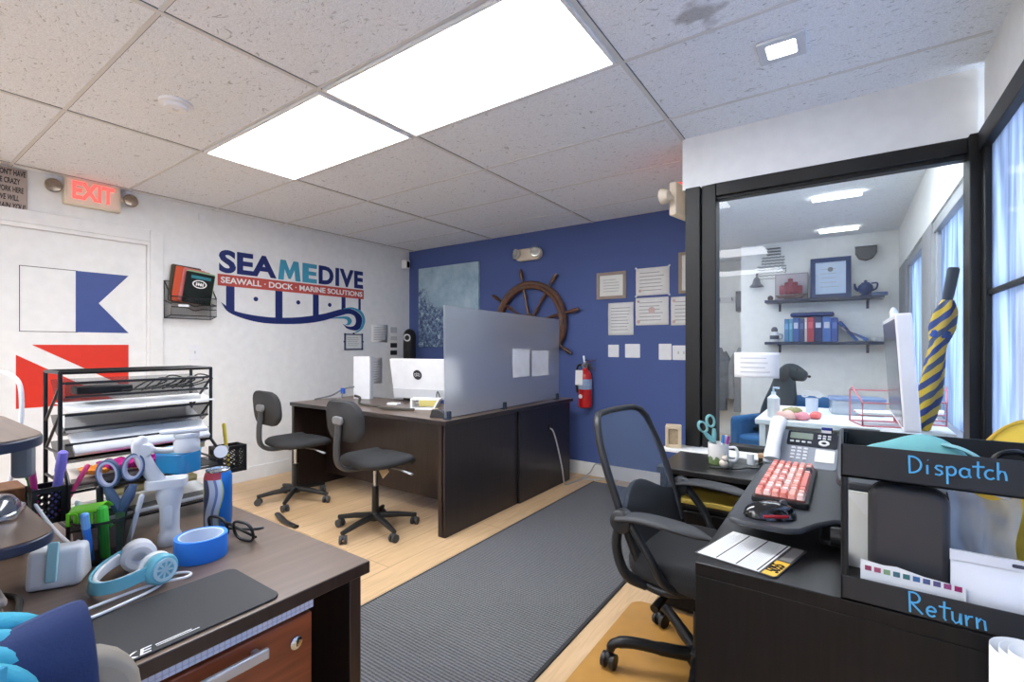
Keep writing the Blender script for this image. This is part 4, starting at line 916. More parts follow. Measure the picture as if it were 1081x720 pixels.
# keyboard
KB = (-.145, 1.66, .815)
t = thing('keyboard', 'keyboard with pink and coral keycaps on the grey riser tray', 'keyboard', KB, 90)
MB().prism(rr(.445, .135, .012), .0005, .016).build('case', BLACK, t, bevel=.003)
MB().prism(rr(.425, .118, .006), .016, .021).build('key_bed', C((120, 70, 66), .5), t)
PINKS = [C(c, .4) for c in ((244, 168, 154), (240, 190, 178), (232, 138, 122), (248, 214, 204), (214, 112, 100), (250, 228, 220))]
rows = 6
kx = [.0276]*15
for r in range(rows):
    y = .05 - r*.0196; x = -.212; j = 0
    widths = ([1]*15, [1]*13 + [2], [1.5] + [1]*12 + [1.5], [1.75] + [1]*11 + [2.25], [2.25] + [1]*10 + [1.75, 1], [1.25, 1.25, 1.25, 6.25, 1, 1, 1, 1, 1])[r]
    tot = sum(widths)
    for wd in widths:
        kw = wd * .424 / tot
        q = MB(); a = rr(kw - .002, .0176, .003, 2); b_ = rr(kw - .008, .0125, .003, 2)
        A = [q.v((px + x + kw/2, py + y, .021)) for px, py in a]; B = [q.v((px + x + kw/2, py + y + .001, .0325)) for px, py in b_]
        for k in range(len(A)): q.f([A[k], A[(k+1) % len(A)], B[(k+1) % len(A)], B[k]])
        q.f(B); q.f(A[::-1])
        mt = C((60, 44, 44), .4) if (r == 5 and j in (5, 6)) else PINKS[(r*3 + j*2 + (r*j) % 3) % 6 if wd < 1.6 else (2 if r % 2 else 0)]
        q.build('key', mt, t, smooth=0); x += kw; j += 1
t = thing('computer_mouse', 'black glossy mouse with a red edge in front of the pink keyboard', 'mouse', (-.155, 1.338, .815), -58)
q = MB(); q.grid(lambda u, v: (lambda X, Y: (.034*Y*(1 - .25*X*X)*1.0 if False else .036*Y*math.sqrt(max(0, 1 - X*X*.96)), .062*X, .001 + .036*math.sqrt(max(0, 1 - X*X*.98))**.7*max(0, 1 - Y*Y)**.45))(2*v - 1, 2*u - 1), 14, 20)
q.build('mouse_shell', C((22, 22, 24), .15, coat=.6), t, smooth=80)
MB().prism(rr(.066, .118, .03), .0005, .004).build('mouse_base', BLACK, t)
MB().lathe([(.0, -.004), (.009, -.004), (.009, .004), (0, .004)], 16, T(0, .032, .033) @ RY(90)).build('scroll_wheel', C((90, 90, 94), .4), t)
MB().tube([(.030, -.03, .010), (.036, .0, .012), (.029, .03, .010)], .004, 8).build('red_edge', C((160, 30, 40), .3), t)
# data card
t = thing('desk_card', 'white printed data card with yellow corner at the desk edge', 'card', (-.193, 1.256, ZD), 0)
cp = [(-.284 + .185, 1.172 - 1.262), (-.238 + .185, 1.365 - 1.262), (-.083 + .185, 1.325 - 1.262), (-.112 + .185, 1.14 - 1.262)]
cx_ = Vector((cp[3][0] - cp[0][0], cp[3][1] - cp[0][1])); cy_ = Vector((cp[1][0] - cp[0][0], cp[1][1] - cp[0][1]))
MC = Matrix(((cx_.x, cy_.x, 0, cp[0][0]), (cx_.y, cy_.y, 0, cp[0][1]), (0, 0, 1, 0), (0, 0, 0, 1)))     # unit card -> desk
MB().prism([(0, 0), (.96, 0), (1, .04), (1, .96), (.96, 1), (0, 1)], .0005, .003, MC).build('card_sheet', C((72, 70, 70), .5), t)
MB().prism([(.03, .02), (.80, .02), (.80, .98), (.03, .98)], .003, .0034, MC).build('white_panel', PAPER, t, smooth=0)
MB().prism([(.83, .02), (.97, .02), (.985, .05), (.985, .46), (.83, .46)], .003, .0036, MC).build('yellow_panel', C((238, 190, 70), .5), t, smooth=0)
MB().prism([(.84, .50), (.97, .50), (.97, .97), (.84, .97)], .003, .0036, MC).build('grey_panel', C((132, 128, 126), .5), t, smooth=0)
q = MB()
for u in (.27, .52, .77): q.prism([(u - .008, .04), (u + .008, .04), (u + .008, .96), (u - .008, .96)], .0034, .0038, MC)
q.build('divider', C((50, 50, 50), .6), t, smooth=0)
q = MB()
for u0 in (.05, .30, .55):
    for k in range(9):
        u = u0 + k*.021; q.prism([(u, .06), (u + .003, .06), (u + .003, .06 + .6 + .3*random.random()), (u, .06 + .6 + .3*random.random())], .0034, .0037, MC)
q.build('printed_text', C((196, 196, 196), .7), t, smooth=0)
text('lettering', '5055', .075, BLACK, t, T(.1, 0, 0) @ Matrix.Identity(4), bold=.0).data.transform(T(-.1, 0, 0))
o = t.children[-1] if hasattr(t, 'children') else None
lt = [c for c in t.children if c.name.startswith('lettering')][0]
lt.data.transform(T(*(MC @ Vector((.908, .235, .0042)))) @ RZ(77) @ Matrix.Diagonal((.33, .5, 1, 1)))
# monitor on the riser, seen almost edge-on
t = thing('monitor', 'white monitor seen edge-on standing on the riser before the glass', 'monitor', (.15, 2.10, .925), 0)
MB().prism(rr(.56, .355, .01), -.02, .02, T(.0, 0, .235) @ RY(-3.5) @ RZ(-90) @ FRONT).build('shell', PLASTW, t, bevel=.004)
MB().prism(rr(.53, .325, .004), .02, .0215, T(0, 0, .235) @ RY(-3.5) @ RZ(-90) @ FRONT).build('screen', C((92, 96, 102), .18), t, smooth=0)
q = MB(); q.prism(rr(.12, .20, .03), .0005, .010, T(.01, 0, 0)); q.box(.022, .04, -.03, .03, .01, .20); q.build('stand', PLASTW, t, bevel=.003)
q = MB(); q.at(T(-.016, 0, 0)); q.lathe([(0, .412), (.010, .412), (.012, .43), (.006, .445), (0, .447)], 12); q.build('webcam', PLASTW, t)
# ---------- dispatch / return tray unit
t = thing('letter_tray', 'black two-tier tray hand-lettered Dispatch and Return in blue', 'letter tray', (0, 0, 0))
TB = C((34, 35, 38), .5, bump=.1, bscale=300)
X0, X1, Y0, Y1 = -.008, .33, 1.122, 1.335
def tray(zl, zr, hh, nm):
    s = (zr - zl) / .255
    def sh(mb): 
        for v in mb.bm.verts: v.co.z += zl + s * (v.co.x - X0)
        return mb
    fr = sh(MB().box(X0, X1, Y0, Y0 + .004, 0, hh)).build(nm + '_front', TB, t, bevel=.001)
    q = sh(MB().box(X0, X1, Y1 - .004, Y1, 0, hh).box(X0, X0 + .004, Y0, Y1, 0, hh).box(X1 - .004, X1, Y0, Y1, 0, hh).box(X0, X1, Y0, Y1, 0, .004))
    q.build(nm + '_basket', TB, t, bevel=.001); return fr, s
f1, s1 = tray(.988, .988, .062, 'upper_tray')
f2, s2 = tray(.7505, .7505, .046, 'lower_tray')
q = MB()
for x, y in ((X0 + .006, Y0 + .007), (X0 + .006, Y1 - .007), (X1 - .006, Y0 + .007), (X1 - .006, Y1 - .007)):
    MB().cyl((x, y, .753), (x, y, 1.045), .006, n=12).build('post', BLACK, t)
q.bm.free()
BLUECHALK = C((88, 176, 226), .7)
def strokes(word, x0, z0, size, parent, skew, tall=1.0):
    """hand lettering from pen strokes; unit = x-height 1, advance per letter"""
    import math as _m
    def arc(cx, cy, rx, ry, a0, a1, n=12): return [(cx + rx*_m.cos(_m.radians(a0 + (a1-a0)*k/n)), cy + ry*_m.sin(_m.radians(a0 + (a1-a0)*k/n))) for k in range(n+1)]
    G = {
     'D': (1.55, [[(0, 1.75), (.05, 0)], [(-.1, 1.75)] + arc(.15, .88, .95, .87, 88, -88) + [(-.05, .0)]]),
     'R': (1.5, [[(0, 1.9), (.08, 0)], [(-.05, 1.85)] + arc(.3, 1.42, .6, .48, 85, -85) + [(.12, .95)], [(.15, .95), (1.15, .05)]]),
     'i': (.75, [[(0.1, .95), (.12, 0)], [(.14, 1.5), (.17, 1.48)]]),
     's': (1.05, [[(.72, .85), (.55, .98), (.2, .95), (.08, .75), (.3, .55), (.62, .42), (.68, .18), (.45, 0), (.05, .06)]]),
     'p': (1.15, [[(0.05, .98), (.1, -.85)], [(.08, .8)] + arc(.42, .52, .38, .45, 130, -150)]),
     'a': (1.1, [arc(.4, .45, .4, .45, 40, 320), [(.78, .9), (.78, .25), (.95, 0)]]),
     't': (1.0, [[(.42, 1.7), (.42, .2), (.55, .02)], [(-.05, 1.15), (.95, 1.2)]]),
     'c': (.95, [arc(.42, .48, .42, .46, 55, 320)]),
     'h': (1.1, [[(.08, 1.75), (.1, 0)], [(.1, .55), (.3, .9), (.6, .85), (.72, .5), (.76, 0)]]),
     'e': (1.05, [[(.05, .5), (.75, .55)] + arc(.4, .5, .38, .45, 10, 320)]),
     'u': (1.1, [[(.05, .98), (.1, .25), (.35, 0), (.65, .2), (.72, .95)], [(.74, .95), (.78, 0)]]),
     'r': (.85, [[(.05, .95), (.12, 0)], [(.12, .55), (.3, .88), (.6, .92)]]),
     'n': (1.1, [[(.05, .95), (.1, 0)], [(.1, .55), (.35, .92), (.65, .8), (.75, 0)]]),
    }
    x = x0
    for ch in word:
        adv, st = G[ch]; q = MB()
        for s in st:
            P = [(x + px*size, Y0 - .0008, z0 + skew*(x + px*size - X0) + pz*size*tall) for px, pz in s]
            q.tube(P, .0016 if len(P) > 2 or True else .0016, 6)
        q.build('chalk_letter', BLUECHALK, parent); x += adv*size
strokes('Dispatch', .094, 1.006, .0150, f1, .04, 1.12)
strokes('Return', .094, .7575, .0160, f2, .0, 1.2)
# things in the tray
def soft_box(name, w_, d_, h_, r, mat, **k): 
    return MB().prism(rr(w_, h_, r, 8), -d_/2, d_/2, T(0, 0, h_/2) @ FRONT).build(name, mat, **k)
t = thing('hard_case', 'black zipped hard-shell case standing in the return tray', 'case', (.098, 1.20, .755), 0)
soft_box('shell', .122, .05, .215, .03, C((54, 54, 57), .36, bump=.15, bscale=700), parent=t, bevel=.014, seg=4)
MB().ring(rr(.1235, .2165, .03, 8), rr(.119, .212, .029, 8), -.0025, .0025, T(0, 0, .1075) @ FRONT).build('zip_seam', BLACK, t)
t = thing('colour_chart', 'white card with a row of coloured squares in the return tray', 'card', (.088, 1.145, .755), 0)
MB().prism([(-.065, .0), (.085, .0), (.085, .058), (.03, .062), (-.01, .070), (-.03, .068), (-.065, .072)], 0, .001, FRONT).build('chart_card', PAPER, t, smooth=0)
for k, rgb in enumerate(((150, 60, 90), (170, 84, 110), (130, 160, 120), (70, 110, 120), (60, 110, 110), (70, 110, 160), (80, 96, 140), (90, 84, 130), (150, 70, 120), (150, 30, 90))):
    MB().box(-.058 + .0142*k, -.048 + .0142*k, -.0022, -.001, .053 - .0004*k, .062 - .0004*k).build('swatch', C(rgb, .6), t, smooth=0)
t = thing('zip_pouch', 'white zip-top plastic pouch in the return tray', 'pouch', (.25, 1.160, .755), 0)
POUCH = C((238, 240, 245), .3, coat=.3)
q = MB(); q.grid(lambda u, v: (-.095 + .19*u, -.012*math.sin(PI*u)*math.sin(PI*min(1, v*1.15)) - .002, .10*v), 12, 10); q.grid(lambda u, v: (-.095 + .19*u, .004 + .010*math.sin(PI*u)*math.sin(PI*min(1, v*1.15)), .10*v), 12, 10)
q.build('pouch_body', POUCH, t, smooth=80)
MB().box(-.096, .096, -.002, .005, .098, .118).build('zip_strip', C((226, 228, 234), .25), t, bevel=.001)
MB().prism(rr(.035, .006, .002), 0, .001, T(0, -.0025, .109) @ FRONT).build('hang_hole', C((70, 72, 90), .5), t)
text('lettering', 'a', .05, C((120, 124, 150), .5), t, T(.045, -.0145, .03) @ RY(90) @ FRONT if False else T(.025, -.0155, .035) @ FRONT @ RZ(90))
t = thing('white_envelope', 'white envelope standing behind the case at the tray left side', 'envelope', (.02, 1.29, .755), 0)
MB().box(-.02, .06, -.003, .003, .0, .165).build('envelope_body', C((232, 232, 226), .7), t); MB().prism([(-.02, .16), (.06, .16), (.02, .11)], .003, .0036, FRONT).build('flap', PAPER, t)
t = thing('plastic_bag', 'crinkled clear plastic bag beside the black case', 'bag', (.20, 1.25, .755), 0)
q = MB(); q.grid(lambda u, v: (-.04 + .10*u + .006*math.sin(9*v), .02*math.sin(PI*u) + .008*math.sin(14*u + 7*v), .20*v + .01*math.sin(8*u)), 14, 14)
q.build('bag_film', C((220, 226, 234), .15, alpha=.55, coat=.5), t, smooth=80); MB().tube(bezier([(-.03, .0, .205), (0, .012, .21), (.05, .0, .20)], 5), .003, 6).build('bag_seal', C((230, 232, 236), .3), t)
t = thing('aqua_pouch', 'aqua fabric pouch lying in the upper dispatch tray', 'pouch', (.10, 1.25, .993), 0)
q = MB(); q.grid(lambda u, v: (-.085 + .20*u, -.05 + .10*v, .002 + .062*(math.sin(PI*u)**.6)*(math.sin(PI*v)**.5) + .006*math.sin(9*u + 4*v)), 20, 12)
q.build('pouch_fabric', C((120, 186, 186), .8, bump=.3, bscale=200), t, smooth=80, solid=.003)
MB().tube(bezier([(.05, -.03, .058), (.075, -.035, .054), (.10, -.04, .040), (.12, -.035, .015)], 5), [.010]*16, 8, flat=.35).build('strap', C((150, 205, 205), .8), t)
tag(MB().tube(bezier([(.20, 1.18, 1.0), (.215, 1.17, 1.045), (.24, 1.18, 1.055), (.26, 1.19, 1.045), (.30, 1.18, 1.0)], 6), .005, 8).build('earphone_cable', BLACK), 'black cable loop in the upper tray right of the aqua pouch', 'cable')
tag(MB().tube(bezier([(.17, 1.30, .94), (.20, 1.33, .925), (.235, 1.34, .90), (.26, 1.345, .885)], 6), [.004]*16 + [.009, .009, .009], 8).build('black_plug_cable', BLACK), 'black cable with a plug behind the clear plastic bag', 'cable')
# yellow bag behind the tray, paper roll in front
t = thing('yellow_bag', 'yellow padded bag standing behind the dispatch tray by the window', 'bag', (.340, 1.50, .751), 6)
q = MB(); q.grid(lambda u, v: (lambda a, r: (.108*math.cos(a)*r, .06*math.cos(r*PI/2)*1, .155 + .170*math.sin(a)*r))(2*PI*u, v), 40, 8); q.grid(lambda u, v: (lambda a, r: (.108*math.cos(a)*r, -.06*math.cos(r*PI/2), .155 + .170*math.sin(a)*r))(2*PI*u, v), 40, 8)
for v in q.bm.verts: v.co.z = max(v.co.z, .001)
q.build('bag_body', C((232, 196, 74), .8, bump=.2, bscale=300), t, smooth=80)
MB().tube([(.110*math.cos(a*PI/20), 0, .155 + .172*math.sin(a*PI/20)) for a in range(-12, 33)], .004, 8).build('piping', C((206, 168, 50), .6), t)
t = thing('paper_roll', 'tall rolled white paper standing before the dispatch desk, bottom right', 'paper roll', (.222, 1.01, 0), 0)
q = MB()
q.grid(lambda u, v: ((.018 + .030*u)*math.cos(u*6*PI), (.018 + .030*u)*math.sin(u*6*PI), .002 + .785*v), 120, 1)
q.build('rolled_sheet', C((240, 240, 238), .7), t, solid=.0012)
# ============================================================ front-left desk
t = thing('front_desk', 'brown desk with cherry drawer and headphones on it, left foreground', 'desk', (0, 0, 0))
edge_mat(MB().box(-1.95, -.885, -1.1, .70, .724, .752).build('desktop', DESKTOP, t, bevel=.003), DESKDARK)
MB().box(-1.93, -.905, .66, .69, .002, .722).build('end_panel', DESKDARK, t, bevel=.002)
MB().box(-1.93, -1.90, -1.08, .66, .15, .722).build('modesty_panel', DESKDARK, t)
MB().box(-1.93, -.905, -1.08, -1.05, .002, .722).build('end_panel', DESKDARK, t)
q = MB(); q.box(-1.45, -.925, .02, .572, .08, .696); q.build('pedestal', DESKDARK, t, bevel=.002)
d = MB().box(-.925, -.903, .025, .567, .40, .692).build('drawer', CHERRY, t, bevel=.003)
q = MB(); q.box(-.905, -.882, .265, .277, .662, .674); q.box(-.905, -.882, .443, .455, .662, .674); q.box(-.886, -.876, .255, .465, .658, .678); q.build('handle', C((190, 192, 198), .3, metal=.6), d, bevel=.003)
MB().lathe([(0, 0), (.0125, 0), (.0125, .004), (.009, .006), (0, .006)], 20, T(-.903, .531, .645) @ RY(90)).build('lock', CHROME, d)
MB().box(-.8975, -.8965, .530, .532, .639, .651).build('keyhole', BLACK, d)
MB().box(-.925, -.903, .025, .567, .09, .39).build('drawer', CHERRY, t, bevel=.003)
def lace_mat():
    m = bpy.data.materials.new('lattice_shelf_paper'); n, l, b = nodes(m)
    tc = n.new('ShaderNodeTexCoord'); sp = n.new('ShaderNodeSeparateXYZ'); l.new(tc.outputs['Object'], sp.inputs[0])
    def sn(o, f, p):
        q = n.new('ShaderNodeMath'); q.operation = 'MULTIPLY'; q.inputs[1].default_value = f; l.new(sp.outputs[o], q.inputs[0])
        s = n.new('ShaderNodeMath'); s.operation = 'SINE'; l.new(q.outputs[0], s.inputs[0]); return s
    a, c = sn('Y', 330, 0), sn('Z', 330, 0)
    m2 = n.new('ShaderNodeMath'); m2.operation = 'MULTIPLY'; l.new(a.outputs[0], m2.inputs[0]); l.new(c.outputs[0], m2.inputs[1])
    ab = n.new('ShaderNodeMath'); ab.operation = 'ABSOLUTE'; l.new(m2.outputs[0], ab.inputs[0])
    cr = n.new('ShaderNodeValToRGB'); cr.color_ramp.elements[0].position = .15; cr.color_ramp.elements[0].color = L((170, 178, 204)); cr.color_ramp.elements[1].position = .3; cr.color_ramp.elements[1].color = L((205, 210, 226)); l.new(ab.outputs[0], cr.inputs[0])
    l.new(cr.outputs[0], b.inputs['Base Color']); b.inputs['Roughness'].default_value = .45; return m
MB().box(-1.44, -.906, .02, .572, .698, .722).build('lattice_strip', lace_mat(), t, smooth=0)
# desk mat
t = thing('desk_mat', 'long black desk mat with white logo stripe near the desk edge', 'desk mat', (-.997, .20, .752), 0)
MB().prism(rr(.20, .60, .02), .0005, .004).build('mat_sheet', C((46, 46, 48), .62, bump=.2, bscale=600), t, bevel=.001)
lg = text('lettering', 'KE', .026, PAPER, t, T(.088, .072, .0043) @ RZ(90), bold=.0002, width=.045, shear=.25, depth=.0002)
q = MB(); q.box(.082, .084, .098, .150, .004, .0046); q.box(.0875, .089, .098, .160, .004, .0046); q.build('stripe', PAPER, t, smooth=0)
# ---------- wire organiser with paper trays
OX, OY = -1.60, .32
t = thing('paper_organiser', 'black wire desk organiser stacked with papers behind the headphones', 'organiser', (0, 0, 0))
def post(y, nm='post'):
    MB().tube([(-1.60, y, 1.172), (-1.60, y, .955), (-1.545, y, .925), (-1.528, y, .905), (-1.528, y, .752)], .0048, 8).build(nm, WIRE, t)
    MB().tube([(-1.742, y, 1.172), (-1.742, y, .752)], .0048, 8).build(nm, WIRE, t)
post(.322); post(.665)
q = MB()
for y in (.322, .665):
    q.tube([(-1.60, y, 1.172), (-1.742, y, 1.172)], .0045, 8)
    for z in (.97, .90, .80): q.cyl((-1.742, y, z), (-1.60 if z > .93 else -1.53, y, z), .0035, n=6)
    q.cyl((-1.742, y, 1.04), (-1.60, y, 1.14), .0035, n=6); q.cyl((-1.742, y, .965), (-1.60, y, 1.07), .0035, n=6)
q.tube([(-1.60, .322, 1.172), (-1.60, .665, 1.172)], .0045, 8); q.tube([(-1.742, .322, 1.172), (-1.742, .665, 1.172)], .0045, 8)
q.tube([(-1.60, .322, 1.145), (-1.60, .665, 1.145)], .003, 6); q.tube([(-1.60, .322, .955), (-1.60, .665, .955)], .0035, 6)
for z in (.885, .79): q.tube([(-1.528, .322, z), (-1.528, .665, z)], .0035, 6)
q.build('cross_wire', WIRE, t)
TRAYM = screen_mesh('organiser_tray_mesh', (40, 41, 43), .72)
for k, (z, zb) in enumerate(((1.110, 1.150), (1.030, 1.055), (.955, .985))):
    q = MB(); q.grid(lambda u, v: (-1.60 - .135*u, .33 + .327*v, z + (zb - z)*u - .035*math.sin(PI*u)), 8, 1)
    q.grid(lambda u, v: (-1.600 + .004*u, .33 + .327*v, z + .035*u), 1, 1)
    q.build('mesh_tray', TRAYM if k else screen_mesh('top_tray_mesh', (40, 41, 43), .5), t, smooth=60)
    q = MB(); q.tube([(-1.597, .33, z + .035), (-1.597, .657, z + .035)], .0035, 6); q.tube([(-1.60, .33, z), (-1.60, .657, z)], .0035, 6); q.build('tray_rim', WIRE, t)
for z in (.895, .80):
    q = MB(); q.grid(lambda u, v: (-1.53 - .205*u, .327 + .333*v, z - .006 + .004*u), 1, 1); q.grid(lambda u, v: (-1.529, .327 + .333*v, z - .006 + .028*u), 1, 1); q.build('mesh_shelf', TRAYM, t, smooth=0)
def sheets(name, x0, x1, z0, z1, y0, y1, label, th, curl, rgb=(240, 240, 239), cat='paper'):
    q = MB(); q.grid(lambda u, v: (x0 + (x1 - x0)*u, y0 + (y1 - y0)*v, z0 + (z1 - z0)*u + curl*math.sin(PI*u)), 8, 6)
    return tag(q.build(name, C(rgb, .75, var=.05, scale=60), solid=th), label, cat, 'papers in the wire organiser')
sheets('paper_sheet', -1.585, -1.745, 1.075, 1.085, .335, .67, 'single white sheet overhanging the second tray of the wire organiser', .002, .006)
sheets('paper_stack', -1.575, -1.735, .968, 1.045, .345, .652, 'white stack of printed papers in the third tray of the wire organiser', .012, .012)
sheets('paper_stack', -1.535, -1.70, .900, .906, .33, .60, 'flat pale paper pad on the lower shelf of the organiser, under the flowers', .008, .0, (226, 214, 204))
sheets('paper_stack', -1.525, -1.69, .803, .810, .36, .655, 'flat grey paper stack on the lowest shelf of the organiser', .010, .0, (206, 206, 204))
sheets('paper_stack', -1.53, -1.65, .862, .866, .40, .60, 'cream envelopes stacked below the pink flowers in the organiser', .016, .0, (206, 188, 130))
q = MB()
for k in range(6):
    y0 = .47 + .025*k; q.tube(bezier([(-1.62, y0, 1.115), (-1.64, y0 + .05, 1.14 + .006*(k % 3)), (-1.66, y0 + .10, 1.135), (-1.65, y0 + .05, 1.12), (-1.62, y0 - .02, 1.118)], 6), .0022, 6)
tag(q.build('coiled_cables', BLACK), 'coiled thin black cables in the top tray of the wire organiser', 'cable')
tag(MB().box(-.03, .03, -.06, .06, 0, .02).build('black_keyboard_rest', BLACK, loc=(-1.66, .42, 1.112), bevel=.004), 'black flat pad in the top tray beside the coiled cables', 'pad')
for k, (y, rgb, r, lb) in enumerate(((.385, (236, 150, 50), .036, 'orange silk flower at the left on the organiser shelf'), (.43, (190, 30, 130), .046, 'magenta silk flower left of the scissors'), (.475, (226, 60, 120), .026, 'pink silk flower low behind the scissors'), (.515, (170, 30, 140), .042, 'purple-pink silk flower seen through the scissor loop'), (.56, (238, 150, 40), .036, 'orange silk flower beside the white stabiliser arm'))):
    q = MB()
    for j in range(9):
        a = j*2*PI/9; q.ball((math.cos(a)*r*.65, math.sin(a)*r*.65, r*.5), (r*.45, r*.3, r*.2), 8, RZ(math.degrees(a)) @ RY(-25))
    q.ball((0, 0, r*.55), r*.35, 8)
    tag(q.build('silk_flower', C(rgb, .7), loc=(-1.565, y, .906)), lb, 'flower', 'silk flowers on the organiser shelf')
# hanging pen basket (left end) and accessory basket (right end)
def basket(name, label, loc, w_, d_, h_, holes):
    t = thing(name, label, 'basket', loc); m = screen_mesh('punched_basket', (20, 20, 22), .96)
    q = MB()
    def lat(P, nx, nz, wx, hz):          # lattice panel of crossed bars
        for k in range(-nz, nx + 1):
            for s in (1, -1):
                pts = []
                a = k * wx / nx if s > 0 else (k + nz) * wx / nx
                x0, z0, x1, z1 = a, 0, a + s * nz * wx / nx, hz
                if x0 < 0: z0 = -x0 / (x1 - x0) * hz; x0 = 0
                if x0 > wx: z0 = (x0 - wx) / (x0 - x1) * hz; x0 = wx
                if x1 > wx: z1 = z0 + (wx - x0) / (x1 - x0) * (hz - z0); x1 = wx
                if x1 < 0: z1 = z0 + x0 / (x0 - x1) * (hz - z0); x1 = 0
                if abs(x1 - x0) > 1e-4: q.cyl(P(x0, z0), P(x1, z1), .0022, n=4)
    b0 = .012
    lat(lambda a, z: (-w_/2 + a, -d_/2, b0 + z), holes, holes, w_, h_ - 2*b0); lat(lambda a, z: (w_/2, -d_/2 + a, b0 + z), holes, holes, d_, h_ - 2*b0)
    lat(lambda a, z: (-w_/2 + a, d_/2, b0 + z), holes, holes, w_, h_ - 2*b0); lat(lambda a, z: (-w_/2, -d_/2 + a, b0 + z), holes, holes, d_, h_ - 2*b0)
    q.build('lattice_wall', WIRE, t, smooth=0)
    q = MB(); o, i = rr(w_ + .004, d_ + .004, .004, 1), rr(w_ - .004, d_ - .004, .004, 1)
    q.ring(o, i, h_ - .012, h_); q.ring(o, i, 0, .012); q.box(-w_/2, w_/2, -d_/2, d_/2, 0, .003)
    for sx in (-1, 1):
        for sy in (-1, 1): q.box(sx*w_/2 - .004, sx*w_/2 + .004, sy*d_/2 - .004, sy*d_/2 + .004, 0, h_)
    q.build('basket_frame', WIRE, t); return t
basket('hanging_basket', 'black lattice pen basket on the left end of the wire organiser', (-1.56, .288, .822), .062, .050, .085, 4)
basket('hanging_basket', 'black lattice basket hanging on the right end of the wire organiser', (-1.63, .728, .835), .055, .08, .085, 4)
def pen(loc, rot, rgb, label, l_=.14, r=.005, cap=None, grp='pens in the lattice basket', nm='marker'):
    p = thing(nm, label, 'pen', loc, 0, grp); p.rotation_euler = [math.radians(a) for a in rot]
    MB().cyl((0, 0, 0), (0, 0, l_*.7), r, n=10).build('barrel', C(rgb, .4), p); MB().tube([(0, 0, l_*.7), (0, 0, l_*.97), (0, 0, l_)], [r*1.15, r*1.1, r*.5], 10).build('cap', C(cap or rgb, .35), p)
pen((-1.545, .296, .827), (-6, 6, 0), (128, 120, 210), 'lilac highlighter tallest in the left lattice basket', .165, .009)
pen((-1.575, .28, .827), (8, -6, 0), (30, 130, 70), 'green marker in the left lattice basket', .14, .007)
pen((-1.555, .276, .827), (6, 2, 0), (190, 50, 130), 'magenta pen in the left lattice basket', .13, .006)
pen((-1.54, .303, .827), (-24, 8, 0), (220, 70, 130), 'pink pen leaning right in the left lattice basket', .135, .005)
pen((-1.64, .735, .84), (4, -4, 0), (220, 196, 60), 'yellow pen standing in the right lattice basket', .15, .005)
# things on the organiser's right half
t = thing('storage_box', 'clear blue plastic box on the organiser behind the white stabiliser', 'box', (-1.48, .535, .900), 20)
MB().prism(rr(.10, .07, .02), .0005, .055).build('box_body', C((50, 150, 210), .2, trans=.25, coat=.4), t, bevel=.004); MB().prism(rr(.102, .072, .02), .055, .062).build('lid', C((130, 200, 230), .2, coat=.4), t, bevel=.002)
for k, (loc, rgb, sz, lb) in enumerate((((-1.64, .60, .93), (236, 230, 214), (.04, .05, .05), 'cream small box at the right end of the organiser shelf'), ((-1.62, .635, .93), (206, 196, 150), (.03, .03, .055), 'pale yellow small box beside the black glasses case on the organiser'))):
    t = thing('small_box', lb, 'box', loc, 10*k)
    MB().box(-sz[0]/2, sz[0]/2, -sz[1]/2, sz[1]/2, .0005, sz[2]).build('carton', C(rgb, .6), t, bevel=.002); MB().box(sz[0]/2, sz[0]/2 + .0006, -sz[1]*.4, sz[1]*.4, sz[2]*.3, sz[2]*.7).build('box_print', C((120, 130, 160), .6), t)
q = MB(); q.box(-1.735, -1.53, .335, .655, .9240, .9275)
tag(q.build('shelf_board', C((40, 40, 42), .5)), 'thin dark board across the lower tray of the organiser', 'board') if False else q.bm.free()
tag(MB().tube([(-1.535, .62, .93), (-1.49, .66, .93), (-1.43, .70, .88)], [.015, .012, .010], 14).build('steel_torch', STEEL), 'grey steel torch body lying at the right end of the organiser', 'torch') if False else None
t = thing('torch', 'small grey torch with white lens at the right end of the organiser', 'torch', (-1.50, .655, .915), 0)
MB().tube([(0, 0, .016), (-.05, .03, .012)], [.012, .010], 16).build('barrel', STEEL, t); MB().tube([(.018, -.012, .018), (0, 0, .016)], [.018, .013], 18).build('lens_head', PLASTW, t)
tag(MB().lathe([(0, 0), (.026, 0), (.03, .006), (.022, .018), (0, .02)], 20).build('round_case', C((24, 25, 28), .3), loc=(-1.60, .63, .985)), 'round black case on top of the small boxes at the organiser right end', 'case') if False else None
# ---------- stabiliser
GW = C((204, 206, 210), .4)
t = thing('phone_stabiliser', 'white phone stabiliser with folded arm standing before the organiser', 'stabiliser', (-1.365, .475, .752), 62)
MB().lathe([(0, 0), (.023, 0), (.025, .006), (.024, .025), (.021, .03), (.020, .04), (.0205, .08), (.023, .10), (.027, .115), (.029, .128), (.027, .142), (0, .146)], 28).build('handle', GW, t)
q = MB(); q.prism(rr(.085, .055, .018), .142, .162, T(-.006, 0, 0)); q.tube(bezier([(-.022, 0, .155), (-.040, 0, .185), (-.056, 0, .222), (-.060, 0, .25), (-.050, 0, .268)], 6), [.017]*20 + [.015, .013, .011, .009, .006], 12, flat=1.0, up=(0, 1, 0)); q.lathe([(0, -.016), (.014, -.016), (.016, -.010), (.016, .010), (.014, .016), (0, .016)], 24, T(-.048, 0, .236) @ RX(90))
q.build('pivot_arm', GW, t, bevel=.003, smooth=50)
q = MB(); q.tube(bezier([(-.050, .012, .240), (-.03, .025, .228), (.0, .026, .226), (.03, .015, .238)], 6), [.012]*19, 12, flat=.6); q.lathe([(0, .225), (.026, .225), (.028, .232), (.028, .250), (.024, .255), (.024, .260), (.027, .262), (.027, .270), (0, .272)], 28, T(.035, .0, 0)); q.build('upper_motor', GW, t, smooth=50)
